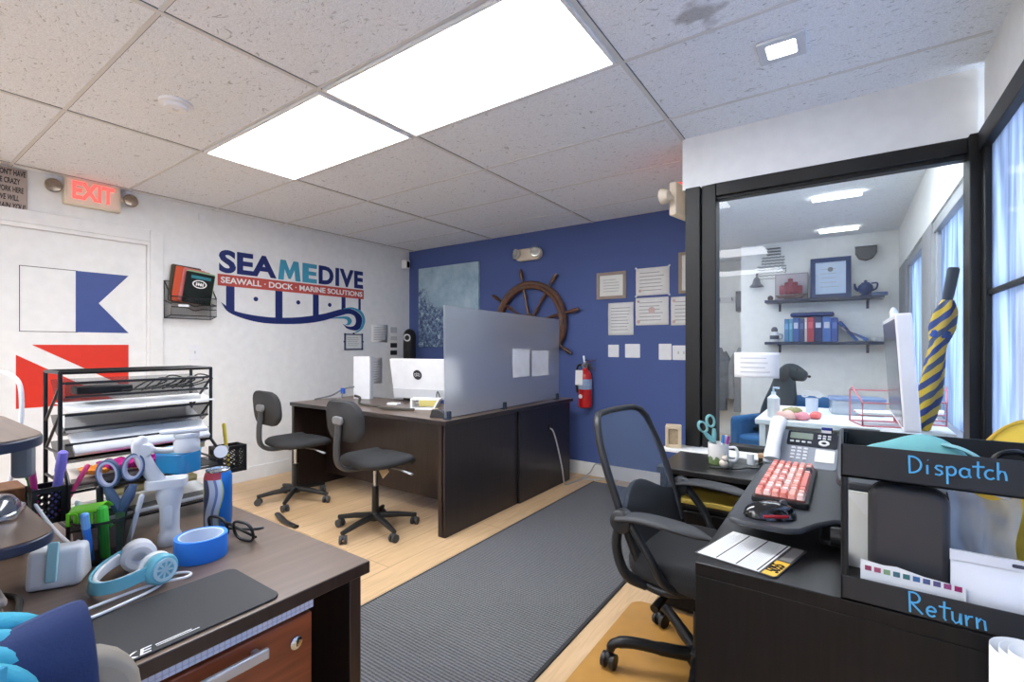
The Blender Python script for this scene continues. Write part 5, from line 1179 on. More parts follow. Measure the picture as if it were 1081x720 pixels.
MB().prism(rr(.10, .028, .008), .272, .281, T(.03, 0, 0) @ RZ(12)).build('phone_clamp', C((206, 208, 212), .4), t, bevel=.003)
MB().prism(rr(.018, .05, .006), .0, .004, T(.0, -.0200, .075) @ FRONT).build('control_panel', C((200, 202, 206), .3), t)
# ---------- mesh pencil cup
t = thing('pencil_cup', 'black wire mesh pencil cup full of pens behind the headphones', 'pencil cup', (-1.395, .355, .752))
MB().lathe([(.046, .004), (.056, .096)], 32).build('mesh_wall', screen_mesh('pencil_cup_mesh', (26, 26, 30), .5), t)
q = MB(); q.lathe([(.0575, .093), (.0575, .098), (.0545, .098), (.0545, .093)], 32, closed=True); q.build('rim', WIRE, t)
MB().lathe([(0, .0005), (.046, .0005), (.046, .008), (0, .008)], 32).build('cup_base', WIRE, t)
PC = (-1.395, .355)
scissors('scissors', (PC[0] + .0, PC[1] + .030, .853), (math.radians(-4), math.radians(0), math.radians(56)), 'big slate blue scissors with pale loops standing in the mesh pencil cup', .046, (70, 92, 124), (172, 176, 200), .12)
pen((PC[0] + .022, PC[1] - .028, .765), (10, 22, 0), (40, 120, 220), 'blue marker leaning in the mesh pencil cup', .13, .007, (120, 180, 240), 'pens in the mesh cup')
pen((PC[0] + .03, PC[1] - .005, .765), (4, 6, 0), (60, 200, 60), 'bright green marker at the front of the mesh pencil cup', .12, .009, (80, 220, 70), 'pens in the mesh cup')
pen((PC[0] - .015, PC[1] + .0, .765), (0, -6, 0), (28, 28, 30), 'black pen beside the scissors in the mesh pencil cup', .15, .006, None, 'pens in the mesh cup', 'pen')
pen((PC[0] - .02, PC[1] + .035, .765), (-8, -5, 0), (30, 30, 34), 'black marker right of the scissors in the mesh pencil cup', .14, .006, None, 'pens in the mesh cup', 'pen')
pen((PC[0] + .01, PC[1] + .04, .765), (-10, 12, 0), (214, 216, 220), 'clear silver pen hooked at the right of the mesh pencil cup', .13, .005, None, 'pens in the mesh cup', 'pen')
pen((PC[0] - .02, PC[1] - .02, .765), (8, -10, 0), (220, 222, 226), 'white pen at the back of the mesh pencil cup', .125, .005, None, 'pens in the mesh cup', 'pen')
t = thing('hair_clip', 'lime green plastic claw clip lying over the mesh pencil cup', 'clip', (PC[0] - .005, PC[1] - .022, .862), 40)
t.scale = (.75, .75, .75)
q = MB()
LIME = C((130, 226, 50), .35)
q.grid(lambda u, v: (-.045 + .09*u, -.028 + .056*v, .02*math.sin(PI*v) + .012*u), 8, 8)
for k in range(5):
    q.box(-.045 + .02*k, -.037 + .02*k, -.03, -.024, -.03, .006)
q.build('clip_shell', LIME, t, solid=.003)
MB().tube([(.0, .0, .018), (.045, .02, -.05)], [.014, .012], 8, flat=.5).build('clip_lever', C((70, 190, 60), .4), t)
# ---------- drink can
t = thing('drink_can', 'tall silver and blue drink can with red top band by the eyeglasses', 'can', (-1.372, .588, .752))
def can_mat():
    m = bpy.data.materials.new('printed_can_print'); n, l, b = nodes(m)
    tc = n.new('ShaderNodeTexCoord'); sp = n.new('ShaderNodeSeparateXYZ'); l.new(tc.outputs['Object'], sp.inputs[0])
    # swoosh border: across-can coordinate + curve with height
    ax = n.new('ShaderNodeVectorMath'); ax.operation = 'DOT_PRODUCT'; ax.inputs[1].default_value = (.55, .83, 0); l.new(tc.outputs['Object'], ax.inputs[0])
    sz = n.new('ShaderNodeMath'); sz.operation = 'MULTIPLY'; sz.inputs[1].default_value = 45; l.new(sp.outputs['Z'], sz.inputs[0])
    sn = n.new('ShaderNodeMath'); sn.operation = 'SINE'; l.new(sz.outputs[0], sn.inputs[0])
    ad = n.new('ShaderNodeMath'); ad.operation = 'MULTIPLY_ADD'; ad.inputs[1].default_value = .006; l.new(sn.outputs[0], ad.inputs[0]); l.new(ax.outputs['Value'], ad.inputs[2])
    mr = n.new('ShaderNodeMapRange'); mr.inputs[1].default_value = -.04; mr.inputs[2].default_value = .04; l.new(ad.outputs[0], mr.inputs[0])
    cr = n.new('ShaderNodeValToRGB'); r = cr.color_ramp; r.interpolation = 'CONSTANT'
    r.elements[0].position = 0; r.elements[0].color = L((206, 190, 60)); r.elements[1].position = .07; r.elements[1].color = L((60, 66, 90))
    for p, c in ((.25, (176, 186, 204)), (.42, (110, 124, 160)), (.50, (196, 206, 220)), (.62, (206, 214, 90)), (.65, (34, 120, 206))): e = r.elements.new(p); e.color = L(c)
    l.new(mr.outputs[0], cr.inputs[0])
    zr = n.new('ShaderNodeMath'); zr.operation = 'GREATER_THAN'; zr.inputs[1].default_value = .137; l.new(sp.outputs['Z'], zr.inputs[0])
    lt = n.new('ShaderNodeMath'); lt.operation = 'LESS_THAN'; lt.inputs[1].default_value = .012; l.new(ax.outputs['Value'], lt.inputs[0])
    an = n.new('ShaderNodeMath'); an.operation = 'MULTIPLY'; l.new(zr.outputs[0], an.inputs[0]); l.new(lt.outputs[0], an.inputs[1])
    mx = n.new('ShaderNodeMix'); mx.data_type = 'RGBA'; l.new(an.outputs[0], mx.inputs[0]); l.new(cr.outputs[0], mx.inputs[6]); mx.inputs[7].default_value = L((170, 60, 74)); l.new(mx.outputs[2], b.inputs['Base Color'])
    b.inputs['Metallic'].default_value = .35; b.inputs['Roughness'].default_value = .3; return m
MB().lathe([(0, .004), (.024, .0005), (.027, .004), (.033, .014), (.033, .138), (.030, .150), (.0275, .154)], 36).build('can_body', can_mat(), t)
MB().lathe([(.0275, .154), (.0285, .156), (.0285, .159), (.0265, .160), (.0255, .155), (0, .155)], 36).build('can_lid', CHROME, t)
MB().ring(rr(.014, .022, .006), rr(.007, .009, .003), .1555, .157, T(.006, 0, 0)).build('pull_tab', STEEL, t)
# ---------- tape roll, glasses
t = thing('tape_roll', 'roll of bright blue tape lying on the brown desk', 'tape roll', (-1.222, .488, .752))
MB().lathe([(.045, .0005), (.0525, .0005), (.053, .002), (.053, .049), (.0525, .0505), (.045, .0505)], 48, closed=True).build('tape', C((42, 120, 214), .45), t)
MB().lathe([(.0425, .001), (.045, .0005), (.045, .0505), (.0425, .050)], 48, closed=True).build('core', C((206, 220, 240), .5), t)
t = thing('eyeglasses', 'black framed eyeglasses lying beside the blue tape', 'eyeglasses', (-1.267, .578, .7525), 12)
t.scale = (1.35, 1.35, 1.25)
q = MB()
for sx in (-1, 1):
    o = [(sx*.034 + x*1.0, .023 + y) for x, y in rr(.054, .044, .018, 5)]; i = [(sx*.034 + x, .023 + y) for x, y in rr(.045, .035, .014, 5)]
    q.ring(o, i, -.002, .002, RX(12) @ FRONT)
q.tube([(-.009, -.004, .030), (0, -.006, .033), (.009, -.004, .030)], .0022, 8)
fr_ = q.build('rims', BLACK, t, bevel=.001)
for sx in (-1, 1):
    MB().prism([(sx*.034 + x, .023 + y) for x, y in rr(.046, .036, .015, 5)], -.0005, .0005, RX(12) @ FRONT).build('lens', GLASS, t, smooth=0)
    MB().tube(bezier([(sx*.062, -.004, .032), (sx*.066, .010, .029), (sx*.035, .017, .018), (-sx*.045, .016 + .004*sx, .006)], 5), .0026, 8).build('temple', BLACK, t)
# ---------- headphones : band lying to the left, cups to the right
t = thing('headphones', 'white and aqua over-ear headphones lying on the brown desk', 'headphones', (-1.198, .328, .752), 0)
HEADP = t
t.scale = (.80, .80, .80)
AQ = C((112, 186, 204), .35); HW = C((232, 234, 236), .4)
arc = []
for k in range(25):
    a = math.radians(-100 + 200*k/24)
    arc.append(Vector((.080*math.sin(a), -.085*math.cos(a) + .035, .050 - .026*math.cos(a))))
def ribbon(mb, pts, w_, th, off):
    V = []
    for k, p in enumerate(pts):
        tn = (pts[min(k+1, len(pts)-1)] - pts[max(k-1, 0)]).normalized(); up = Vector((0, .12, 1)); up = (up - tn*up.dot(tn)).normalized(); nn = tn.cross(up)
        c = p + nn*off
        V.append([mb.v(c + up*w_*sa + nn*th*sb) for sa, sb in ((-.5, -.5), (.5, -.5), (.5, .5), (-.5, .5))])
    for A, B in zip(V, V[1:]):
        for q_ in range(4): mb.f([A[q_], A[(q_+1) % 4], B[(q_+1) % 4], B[q_]])
    mb.f(V[0][::-1]); mb.f(V[-1])
q = MB(); ribbon(q, arc, .030, .006, .005); q.build('head_band', AQ, t, bevel=.002, smooth=60)
q = MB(); ribbon(q, arc[2:-2], .028, .009, -.004); q.build('band_padding', HW, t, bevel=.003, smooth=60)
text('lettering', 'bt', .012, PAPER, t, T(.066, -.030, .028) @ RZ(50) @ FRONT, depth=.0004) if False else None
for sx in (-1, 1):
    ax = Vector((sx*.98, .2, .05)).normalized(); c = Vector((sx*.070, .062, .045))
    Mq = T(*c) @ Vector((0, 0, 1)).rotation_difference(ax).to_matrix().to_4x4()
    e = MB().lathe([(0, -.006), (.034, -.006), (.037, 0), (.037, .018), (.033, .024), (.025, .026), (0, .026)], 32, Mq).build('ear_cup', AQ if sx > 0 else HW, t)
    MB().lathe([(.016, -.028), (.030, -.028), (.039, -.020), (.040, -.012), (.036, -.006), (.016, -.006)], 32, Mq, closed=True).build('ear_pad', HW, e)
    q = MB(); q.lathe([(.020, .0262), (.028, .0262), (.0275, .029), (.020, .029)], 32, Mq, closed=True)
    for k in range(4): q.prism(rr(.005, .040, .001), .026, .028, Mq @ RZ(45*k))
    q.build('cup_emblem', C((196, 226, 234), .3, metal=.2), e)
    q = MB(); q.tube(bezier([arc[-1 if sx > 0 else 0], c + ax*.012 + Vector((0, -.03, .006)), c + ax*.020 + Vector((0, -.005, .0))], 5), [.010]*11, 10, flat=.5); q.build('yoke', HW, t)
q = MB(); q.tube(bezier([(-1.165, .405, .775), (-1.135, .38, .757), (-1.10, .31, .760), (-1.09, .24, .760), (-1.12, .19, .760)], 8), .0028, 8)
q.tube(bezier([(-1.12, .17, .760), (-1.13, .26, .760), (-1.14, .36, .760), (-1.12, .42, .760), (-1.15, .43, .757), (-1.19, .38, .757)], 8), .0028, 8)
adopt(q.build('white_cord', PLASTW), HEADP)
# ---------- charging dock
t = thing('charging_dock', 'white square charging dock with an aqua card stuck in it, left of the headphones', 'charger', (-1.33, .268, .752), 62)
t.scale = (.8, .8, .9)
MB().prism([(-.045, 0), (.05, 0), (.03, .085), (-.02, .085)], -.055, .055, Matrix(((0, 0, 1, 0), (-1, 0, 0, 0), (0, 1, 0, .0005), (0, 0, 0, 1)))).build('dock_body', PLASTW, t, bevel=.012, seg=3)
MB().prism(rr(.022, .085, .004), 0, .008, T(.0, -.048, .062) @ RX(-14) @ FRONT).build('aqua_card', C((166, 214, 218), .4), t, bevel=.002)
tag(MB().tube(bezier([(-1.345, .30, .80), (-1.375, .306, .812), (-1.42, .308, .79), (-1.465, .300, .80), (-1.505, .284, .83), (-1.53, .262, .88)], 8), .0036, 8).build('white_cable', PLASTW), 'white cable rising from the charging dock to the raised shelf', 'cable')
# ---------- sit-stand riser at the left edge
tag(MB().tube(bezier([(-1.75, .215, 1.172), (-1.735, .245, 1.172), (-1.712, .266, 1.15), (-1.703, .271, 1.10), (-1.703, .268, 1.03), (-1.70, .255, .93), (-1.70, .25, .905)], 8), .005, 8).build('white_cable', PLASTW), 'white cable arching up behind the raised riser shelf at the left edge', 'cable')
NAVYE = C((38, 46, 66), .4)
def slab(x0, x1, y0, y1, z, r, parent, nm):
    o = MB().prism([(px + (x0+x1)/2, py + (y0+y1)/2) for px, py in rr(x1-x0, y1-y0, r, 8)], z - .020, z - .002).build(nm + '_edge', NAVYE, parent, bevel=.003)
    MB().prism([(px + (x0+x1)/2, py + (y0+y1)/2) for px, py in rr(x1-x0-.004, y1-y0-.004, r, 8)], z - .002, z).build(nm + '_surface', DESKTOP_X, o, smooth=0)
t = thing('desk_riser', 'brown-topped sit-stand riser cut off by the left picture edge', 'desk riser', (0, 0, 0))
slab(-1.60, -1.10, -.45, .215, 1.085, .09, t, 'raised_shelf')
slab(-1.52, -1.09, -.45, .222, .920, .06, t, 'keyboard_shelf')
q = MB(); q.tube([(-1.40, .12, .915), (-1.34, .14, 1.06)], .018, 8, flat=1.5); q.tube([(-1.42, -.2, .915), (-1.36, -.2, 1.06)], .018, 8); q.build('lift_arm', BLACK, t)
MB().prism(rr(.034, .08, .01), -.012, .012, T(-1.405, .226, 1.005) @ RZ(55) @ FRONT).build('bracket_cover', C((120, 122, 124), .5), t, bevel=.006)
q = MB(); q.box(-1.55, -1.36, -.4, .10, .7525, .775); q.build('base_frame', BLACK, t); MB().tube([(-1.40, .06, .775), (-1.40, .06, .90)], .03, 10).build('pillar', BLACK, t)
t = thing('computer_mouse', 'dark mouse with chrome sides on the left riser keyboard shelf', 'mouse', (-1.30, .175, .920), 70)
q = MB(); q.grid(lambda u, v: (.032*(2*v-1)*math.sqrt(max(0, 1 - (2*u-1)**2*.96)), .058*(2*u-1), .001 + .036*math.sqrt(max(0, 1 - (2*u-1)**2*.98))**.7*max(0, 1 - (2*v-1)**2)**.45), 14, 18); q.build('mouse_shell', C((70, 74, 84), .2, coat=.6), t, smooth=80)
q = MB(); q.prism(rr(.066, .112, .03), .0005, .012); q.build('chrome_base', CHROME, t, bevel=.003)
tag(MB().box(-.05, .05, -.05, .05, 0, .15).build('wooden_box', wood('brown_box_wood', (104, 66, 36), (140, 92, 54), .5, (1, 8, 1)), loc=(-1.66, .215, .752), bevel=.003), 'brown wooden box on the desk behind the left riser', 'box')
# beige box and cable bottom-left
t = thing('beige_box', 'taupe flat box on the desk at the bottom left picture edge', 'box', (-1.20, .06, .752), 0)
MB().box(-.13, .10, -.12, .095, .0005, .07).build('box_base', C((150, 138, 126), .6), t, bevel=.006); MB().box(-.134, .104, -.124, .099, .07, .085).build('box_lid', C((166, 154, 142), .6), t, bevel=.005)
tag(MB().tube(bezier([(-1.36, .17, .758), (-1.30, .20, .758), (-1.22, .19, .762), (-1.17, .176, .758), (-1.12, .17, .762)], 8), .005, 8).build('black_cable', BLACK), 'black cable curving beside the taupe flat box', 'cable')
# ---------- chair back in the near corner with jacket and towel over it
t = thing('side_chair', 'beige padded chair back in the bottom left corner under a navy jacket', 'chair', (-.755, .028, 0), 90)
BE = C((158, 149, 134), .6)
MB().prism(rr(.40, .36, .07, 6), -.022, .022, T(0, 0, .695) @ FRONT).build('backrest', BE, t, bevel=.014, seg=3)
MB().prism(rr(.42, .40, .08, 6), .40, .46, T(0, -.23, 0)).build('seat', BE, t, bevel=.015, seg=3)
for sx in (-1, 1): MB().tube([(sx*.17, -.03, .0), (sx*.17, .0, .42), (sx*.16, .0, .60)], .013, 10).build('leg', STEEL, t); MB().tube([(sx*.17, -.40, .0), (sx*.16, -.36, .42)], .013, 10).build('leg', STEEL, t)
jk = thing('navy_jacket', 'navy blue jacket draped over the beige chair back, bottom left', 'jacket', (-.755, .035, 0), 90)
def drape(u, v):
    # over the chair top: v 0 back hem -> .5 crest -> 1 front hem
    x = -.205 + .345*u
    s = (v - .5) * 2
    z = .93 - .34*abs(s)**1.3 + .018*math.sin(u*7 + .5) * (1 - abs(s)) - .05*max(0, u - .72)**1 
    y = .045*math.copysign(min(1, abs(s)*4)**.6, -s)*1 - .02*s + .012*math.sin(u*16 + s*2)*abs(s)
    return (x, y, z)
q = MB(); q.grid(drape, 26, 30); q.build('jacket_body', C((38, 52, 92), .9, bump=.3, bscale=250, var=.15), jk, solid=.008, sub=1)
q = MB(); q.tube(bezier([(.075, -.065, .88), (.085, -.075, .74), (.08, -.08, .56)], 6), [.035]*13, 12, flat=.5); q.build('sleeve', C((40, 56, 98), .9, bump=.3, bscale=250), jk, smooth=70)
tw = thing('aqua_towel', 'aqua folded towel heaped on the navy jacket at the left picture edge', 'towel', (-.755, .035, 0), 90)
q = MB()
for k in range(5):
    q.tube(bezier([(-.15, .04 - .024*k, .925 - .004*k), (-.02, .035 - .024*k, .942 - .008*k), (.06, .028 - .023*k, .930 - .010*k), (.116 - .008*k, .02 - .024*k, .905 - .016*k)], 6), [.0145]*12 + [.014]*4 + [.012, .010, .006], 12, flat=.8)
q.build('folded_cloth', C((70, 166, 190), .9, bump=.4, bscale=220, var=.2), tw, smooth=80)
q = MB(); q.grid(lambda u, v: (-.15 + .21*u*(1 - .2*v), -.085 - .012*math.sin(u*9) - .02*v, .93 - .34*v), 12, 14); q.build('hanging_end', C((58, 150, 186), .9, bump=.4, bscale=220, var=.2), tw, solid=.006, smooth=80)

# ============================================================ office behind the glass
def ob(x, z, y=YO): return (x, y, z)
NAVS = C((28, 38, 66), .4)
for z, lb in ((1.748, 'upper dark floating shelf on the office wall behind the glass'), (1.283, 'lower dark floating shelf on the office wall behind the glass')):
    t = thing('wall_shelf', lb, 'shelf', (-.215, YO, z), 0, 'floating shelves in the office')
    MB().box(-.53, .53, -.22, -.001, -.03, 0).build('shelf_board', NAVS, t, bevel=.003)
    q = MB()
    for x in (-.4, .4): q.box(x - .012, x + .012, -.012, -.001, -.12, -.03); q.box(x - .012, x + .012, -.16, -.001, -.04, -.03)
    q.build('bracket', NAVS, t)
fr = framed('framed_diploma', (-.135, YO - .10, 1.945), 0, .36, .43, (26, 52, 102), 'big blue framed diploma on the upper office shelf', .045, 5, 'framed diploma', (196, 212, 232), seal=(0, .09, .025)); fr.location.z = 1.748 + .215
t = thing('picture_panel', 'pale picture panel leaning behind the red model ship on the upper shelf', 'picture', (-.50, YO - .035, 1.748), 0)
MB().box(-.16, .16, -.008, .008, .0005, .30).build('panel', C((186, 176, 184), .6, var=.25, scale=12), t); MB().ring(rr(.32, .30, .002, 1), rr(.30, .28, .002, 1), 0, .012, T(0, 0, .151) @ FRONT).build('panel_edge', C((150, 140, 150), .5), t)
t = thing('model_ship', 'dark red model ship on the upper office shelf', 'model ship', (-.50, YO - .13, 1.748), 0)
q = MB(); q.prism([(-.15, .055), (-.12, .02), (.10, .02), (.16, .065), (.10, .05), (-.10, .05)], -.025, .025, FRONT); q.build('hull', C((84, 52, 50), .5), t, bevel=.004)
q = MB(); q.box(-.06, .06, -.03, .03, .0005, .02); q.build('ship_base', C((60, 50, 56), .5), t)
for x, h_ in ((-.085, .12), (-.035, .15), (.0, .19), (.045, .15), (.09, .11)):
    q = MB(); q.cyl((x, 0, .05), (x, 0, .05 + h_), .003, n=6); q.grid(lambda u, v: (x - .024 + .048*u*(1) , -.012*math.sin(PI*v) - .004, .062 + (h_ - .02)*v), 4, 6); q.build('sail', C((128, 40, 62), .6), t, solid=.002)
t = thing('teapot', 'ornate navy teapot on the upper office shelf right of the diploma', 'teapot', (.165, YO - .11, 1.748), 0)
NB = C((38, 60, 112), .35, var=.4, scale=40)
MB().lathe([(0, 0), (.045, 0), (.05, .01), (.03, .02), (.05, .04), (.065, .075), (.06, .11), (.04, .13), (.035, .14), (.012, .145), (.016, .16), (0, .17)], 24).build('pot_body', NB, t)
MB().tube(bezier([(.055, 0, .055), (.09, 0, .08), (.095, 0, .13), (.045, 0, .13)], 5), .008, 8).build('handle', NB, t); MB().tube(bezier([(-.055, 0, .06), (-.085, 0, .09), (-.09, 0, .135)], 5), [.014]*6 + [.010]*5, 8).build('spout', NB, t)
tag(MB().prism(rr(.14, .09, .006), .0005, .035).build('small_case', C((70, 92, 140), .4), loc=(.31 - .07, YO - .07, 1.7485) if False else (.275, YO - .11, 1.748), bevel=.004), 'flat blue case at the right end of the upper office shelf', 'case')
tag(MB().ball((0, 0, .03), (.03, .025, .03), 14).build('small_pot', C((62, 56, 66), .5), loc=(-.70, YO - .1, 1.748)), 'little round dark pot at the left end of the upper office shelf', 'pot')
x = -.555
for k, (w_, h_, rgb, lb) in enumerate(((.045, .25, (70, 128, 176), 'pale blue book, leftmost in the row on the lower office shelf'), (.035, .25, (90, 150, 176), 'turquoise book, second from left on the lower office shelf'), (.06, .26, (56, 92, 156), 'mid blue book, third from left on the lower office shelf'), (.05, .25, (40, 60, 110), 'dark blue book left of the red ones on the lower office shelf'), (.022, .26, (224, 206, 206), 'thin white book beside the red book'), (.065, .265, (170, 60, 74), 'red book in the middle of the lower office shelf'), (.075, .27, (26, 44, 96), 'navy binder with white label right of the red book'), (.075, .26, (70, 110, 180), 'thick light blue book right of the navy binder'), (.06, .25, (50, 80, 150), 'blue book at the right end of the upright row'))):
    t = thing('book', lb, 'book', (x + w_/2, YO - .105, 1.283), 0, 'books on the lower office shelf')
    MB().box(-w_/2 + .001, w_/2 - .001, -.085, .085, .0005, h_).build('cover', C(rgb, .5), t, bevel=.004)
    MB().box(-w_/2 + .004, w_/2 - .004, -.08, .0855, h_ - .004, h_ + .0005).build('pages', PAPER, t)
    MB().box(-w_*.32, w_*.32, -.0862, -.085, h_*.55, h_*.8 if k != 6 else h_*.75).build('spine_label', C((200, 208, 226), .6) if k in (2, 6, 7) else C(tuple(min(255, v + 40) for v in rgb), .6), t)
    x += w_
tag(MB().box(-.20, .20, -.085, .075, .001, .045).build('document_case', C((24, 48, 104), .4), loc=(-.30, YO - .105, 1.283 + .27), bevel=.02, seg=3), 'blue case lying flat on top of the upright office books', 'case')
for k, (dx, rgb, lb) in enumerate(((0, (44, 84, 160), 'blue binder slumping at the right of the office books'), (.05, (232, 234, 236), 'white binder slumping at the right of the office books'), (.085, (60, 104, 180), 'light blue folder lowest of the slumping binders'))):
    o = tag(MB().box(0, .03, -.08, .08, 0, .25 - .03*k).build('binder', C(rgb, .5), loc=(.085 + .045*k, YO - .105, 1.288), bevel=.003), lb, 'binder', 'slumping binders'); o.rotation_euler = (0, -math.radians(38 + 12*k), 0); o.location.z = 1.2845
for k, (x, r) in enumerate(((.245, .036), (.285, .030))):
    tag(MB().lathe([(0, 0), (r*.6, 0), (r, .04), (r*.94, .04), (r*.55, .006), (0, .006)], 20).build('bowl', PLASTW, loc=(x, YO - .1, 1.283)), ('white bowl on the lower office shelf beside the slumping binders', 'small white bowl at the right end of the lower office shelf')[k], 'bowl', 'white bowls')
t = thing('white_jug', 'white and dark lidded jug at the left end of the lower office shelf', 'jug', (-.66, YO - .1, 1.283))
MB().lathe([(0, 0), (.04, 0), (.045, .02), (.045, .09), (.03, .115), (0, .115)], 20).build('jug_body', PLASTW, t); MB().lathe([(.0455, .03), (.046, .032), (.046, .07), (.0455, .072)], 20).build('label_band', C((70, 74, 90), .5), t); MB().lathe([(0, .115), (.03, .115), (.034, .14), (.02, .165), (0, .17)], 20).build('lid', C((90, 92, 100), .4), t); MB().tube(bezier([(.044, 0, .03), (.075, 0, .04), (.075, 0, .08), (.044, 0, .09)], 4), .006, 8).build('handle', C((150, 170, 200), .4), t)
t = thing('wall_bell', 'navy bell hanging on the office wall column', 'bell', (-.845, YO - .07, 1.92))
MB().lathe([(0, .115), (.02, .11), (.035, .085), (.045, .04), (.075, .005), (.075, 0), (.065, 0), (.04, .03), (0, .03)], 24).build('bell_body', NAVS, t); MB().tube([(0, .07, .15), (0, 0, .15), (0, 0, .11)], .010, 8).build('hanger', NAVS, t)
t = thing('wall_speaker', 'grey half-round speaker high on the office wall', 'speaker', (.17, YO, 2.20))
MB().prism([(-.09, .07), (.09, .07), (.09, 0), (.06, -.055), (.0, -.075), (-.06, -.055), (-.09, 0)], .001, .10, FRONT).build('speaker_body', C((92, 92, 94), .6), t, bevel=.01); MB().box(-.095, .095, -.105, -.001, .07, .085).build('speaker_cap', PLASTW, t, bevel=.004)
t = thing('wall_decal', 'black script word decal high on the office wall', 'decal', (-.70, YO, 2.20), 0)
for k in range(11):
    z = .155 - .034*k; x0, x1 = (-.05, .09) if k < 3 else ((-.10, .13) if k < 6 else (-.145, .145))
    P = []; n = 36
    for j in range(n + 1): P.append((x0 + (x1 - x0)*j/n + (.004 if j % 2 else 0), -.002, z + .009*math.sin(j*2.1 + k) + .005*math.sin(j*.9)))
    MB().tube(P, .004, 4).build('script_line', C((58, 58, 66), .7), t, smooth=0)
# alcove at the left: rail with hooks, dark box, hanging garments
t = thing('coat_rail', 'white coat rail with hooks in the alcove behind the glass', 'coat rail', (-1.35, 7.2, 1.88))
MB().box(-.5, .3, -.02, -.001, -.04, .04).build('rail_board', C((220, 220, 220), .5), t, bevel=.003)
for k in range(5): MB().tube(bezier([(-.42 + .16*k, -.02, 0), (-.42 + .16*k, -.06, -.01), (-.42 + .16*k, -.07, .03)], 4), .008, 8).build('hook', STEEL, t)
t = thing('wall_box', 'dark grey box mounted beside the office column', 'box', (-1.09, 6.75, 1.68)); MB().box(-.07, .069, -.10, .10, 0, .26).build('box_case', C((74, 74, 84), .5), t, bevel=.008); MB().box(-.05, .05, -.104, -.10, .06, .22).build('box_door', C((92, 92, 102), .5), t, bevel=.003)
for k, (x, y, rgb, lb) in enumerate(((-1.44, 7.05, (120, 124, 130), 'grey jacket, left of the hanging garments behind the glass'), (-1.14, 7.0, (150, 152, 156), 'light grey jacket, right of the hanging garments behind the glass'))):
    t = thing('hanging_jacket', lb, 'jacket', (x, y, .35), 10*k, 'hanging garments')
    q = MB(); q.lathe([(.10, 0), (.11, .25), (.10, .55), (.09, .75), (.04, .86), (0, .87)], 24)
    for v in q.bm.verts: v.co.y *= .55; v.co.x += .012*math.sin(v.co.z*14 + v.co.y*60); v.co.y += .01*math.sin(math.atan2(v.co.y, v.co.x)*7)
    q.build('jacket_body', C(rgb, .9, var=.2), t, smooth=70)
    for sx in (-1, 1): MB().tube(bezier([(sx*.06, 0, .80), (sx*.12, 0, .65), (sx*.125, -.01, .35), (sx*.12, -.01, .18)], 5), [.04]*16, 10).build('sleeve', C(rgb, .9, var=.2), t, smooth=70)
    MB().tube([(0, 0, .86), (0, .0, .93), (0, .03, .96)], .004, 6).build('hanger_hook', STEEL, t)
# low rail the garments hang from, white column
# office desk
t = thing('office_desk', 'white desk just behind the glass partition', 'desk', (0, 0, 0))
MB().box(-.42, .42, 2.98, 3.75, .80, .83).build('desktop', PLASTW, t, bevel=.004)
for x in (-.40, .38): MB().box(x, x + .03, 3.0, 3.73, .002, .80).build('side_panel', PLASTW, t)
MB().box(-.37, .38, 3.68, 3.70, .35, .80).build('modesty_panel', PLASTW, t)
def wire_rack(loc, rz, label):
    t = thing('wire_rack', label, 'wire rack', loc, rz, 'pink wire racks'); PK = C((206, 120, 130), .35)
    for x in (-.10, .10):
        q = MB(); q.tube([(x, -.10, .003), (x, .10, .003), (x, .10, .17), (x, .06, .19), (x, -.10, .12)], .0045, 6, closed=True); q.build('side_frame', PK, t)
    for k, (y, z) in enumerate(((-.10, .004), (.10, .004), (.10, .17), (-.10, .12), (-.03, .05), (.04, .06))): MB().cyl((-.10, y, z), (.10, y, z), .004, n=6).build('cross_wire', PK, t)
    q = MB(); q.box(-.09, .09, -.06, .07, .055, .066); q.build('papers', PAPER, t) 
    return t
wire_rack((.14, 3.12, .83), 15, 'pink wire rack holding papers left of the white monitor behind the glass')
wire_rack((.33, 3.34, .83), -8, 'pink wire rack right of the white monitor by the umbrella')
t = thing('storage_tub', 'clear lidded plastic tub on the office desk behind the pink rack', 'tub', (.05, 3.52, .83), 8)
MB().prism(rr(.26, .17, .03), .0005, .085).build('tub_body', C((206, 216, 230), .15, alpha=.5), t, bevel=.004); MB().prism(rr(.275, .185, .035), .085, .10).build('lid', C((120, 140, 176), .3), t, bevel=.003)
for k, (x, y, z, rgb, r, lb) in enumerate(((-.27, 3.05, .85, (240, 190, 180), .034, 'peach candy bag on the office desk behind the phone'), (-.20, 3.06, .85, (236, 150, 160), .030, 'pink candy bag on the office desk behind the phone'), (-.25, 3.16, .885, (150, 146, 96), .040, 'olive green pouch on the office desk behind the phone'), (-.14, 3.16, .885, (238, 120, 116), .026, 'coral pouch right of the olive pouch behind the glass'))):
    q = MB(); q.ball((0, 0, r*.7), (r*1.5, r, r*.7), 16)
    for v in q.bm.verts: v.co.z += .006*math.sin(v.co.x*120 + v.co.y*90); v.co.z = max(v.co.z, 0)
    tag(q.build('snack_bag', C(rgb, .6), loc=(x, y, .83), rotz=20*k, smooth=80), lb, 'bag', 'small bags on the office desk')
t = thing('sanitizer_bottle', 'white pump bottle on the office desk behind the phone', 'bottle', (-.34, 3.10, .83))
MB().lathe([(0, 0), (.03, 0), (.032, .01), (.032, .11), (.012, .13), (.012, .145), (0, .145)], 20).build('bottle_body', PLASTW, t); MB().tube([(0, 0, .145), (0, 0, .17), (.03, 0, .168)], .006, 8).build('pump', C((180, 200, 226), .4), t)
t = thing('white_scissors', 'white handled scissors standing in a cup behind the glass', 'scissors', (-.17, 3.42, .83))
MB().lathe([(0, 0), (.03, 0), (.034, .09), (.031, .09), (.028, .005), (0, .005)], 18).build('cup', C((214, 220, 232), .4), t)
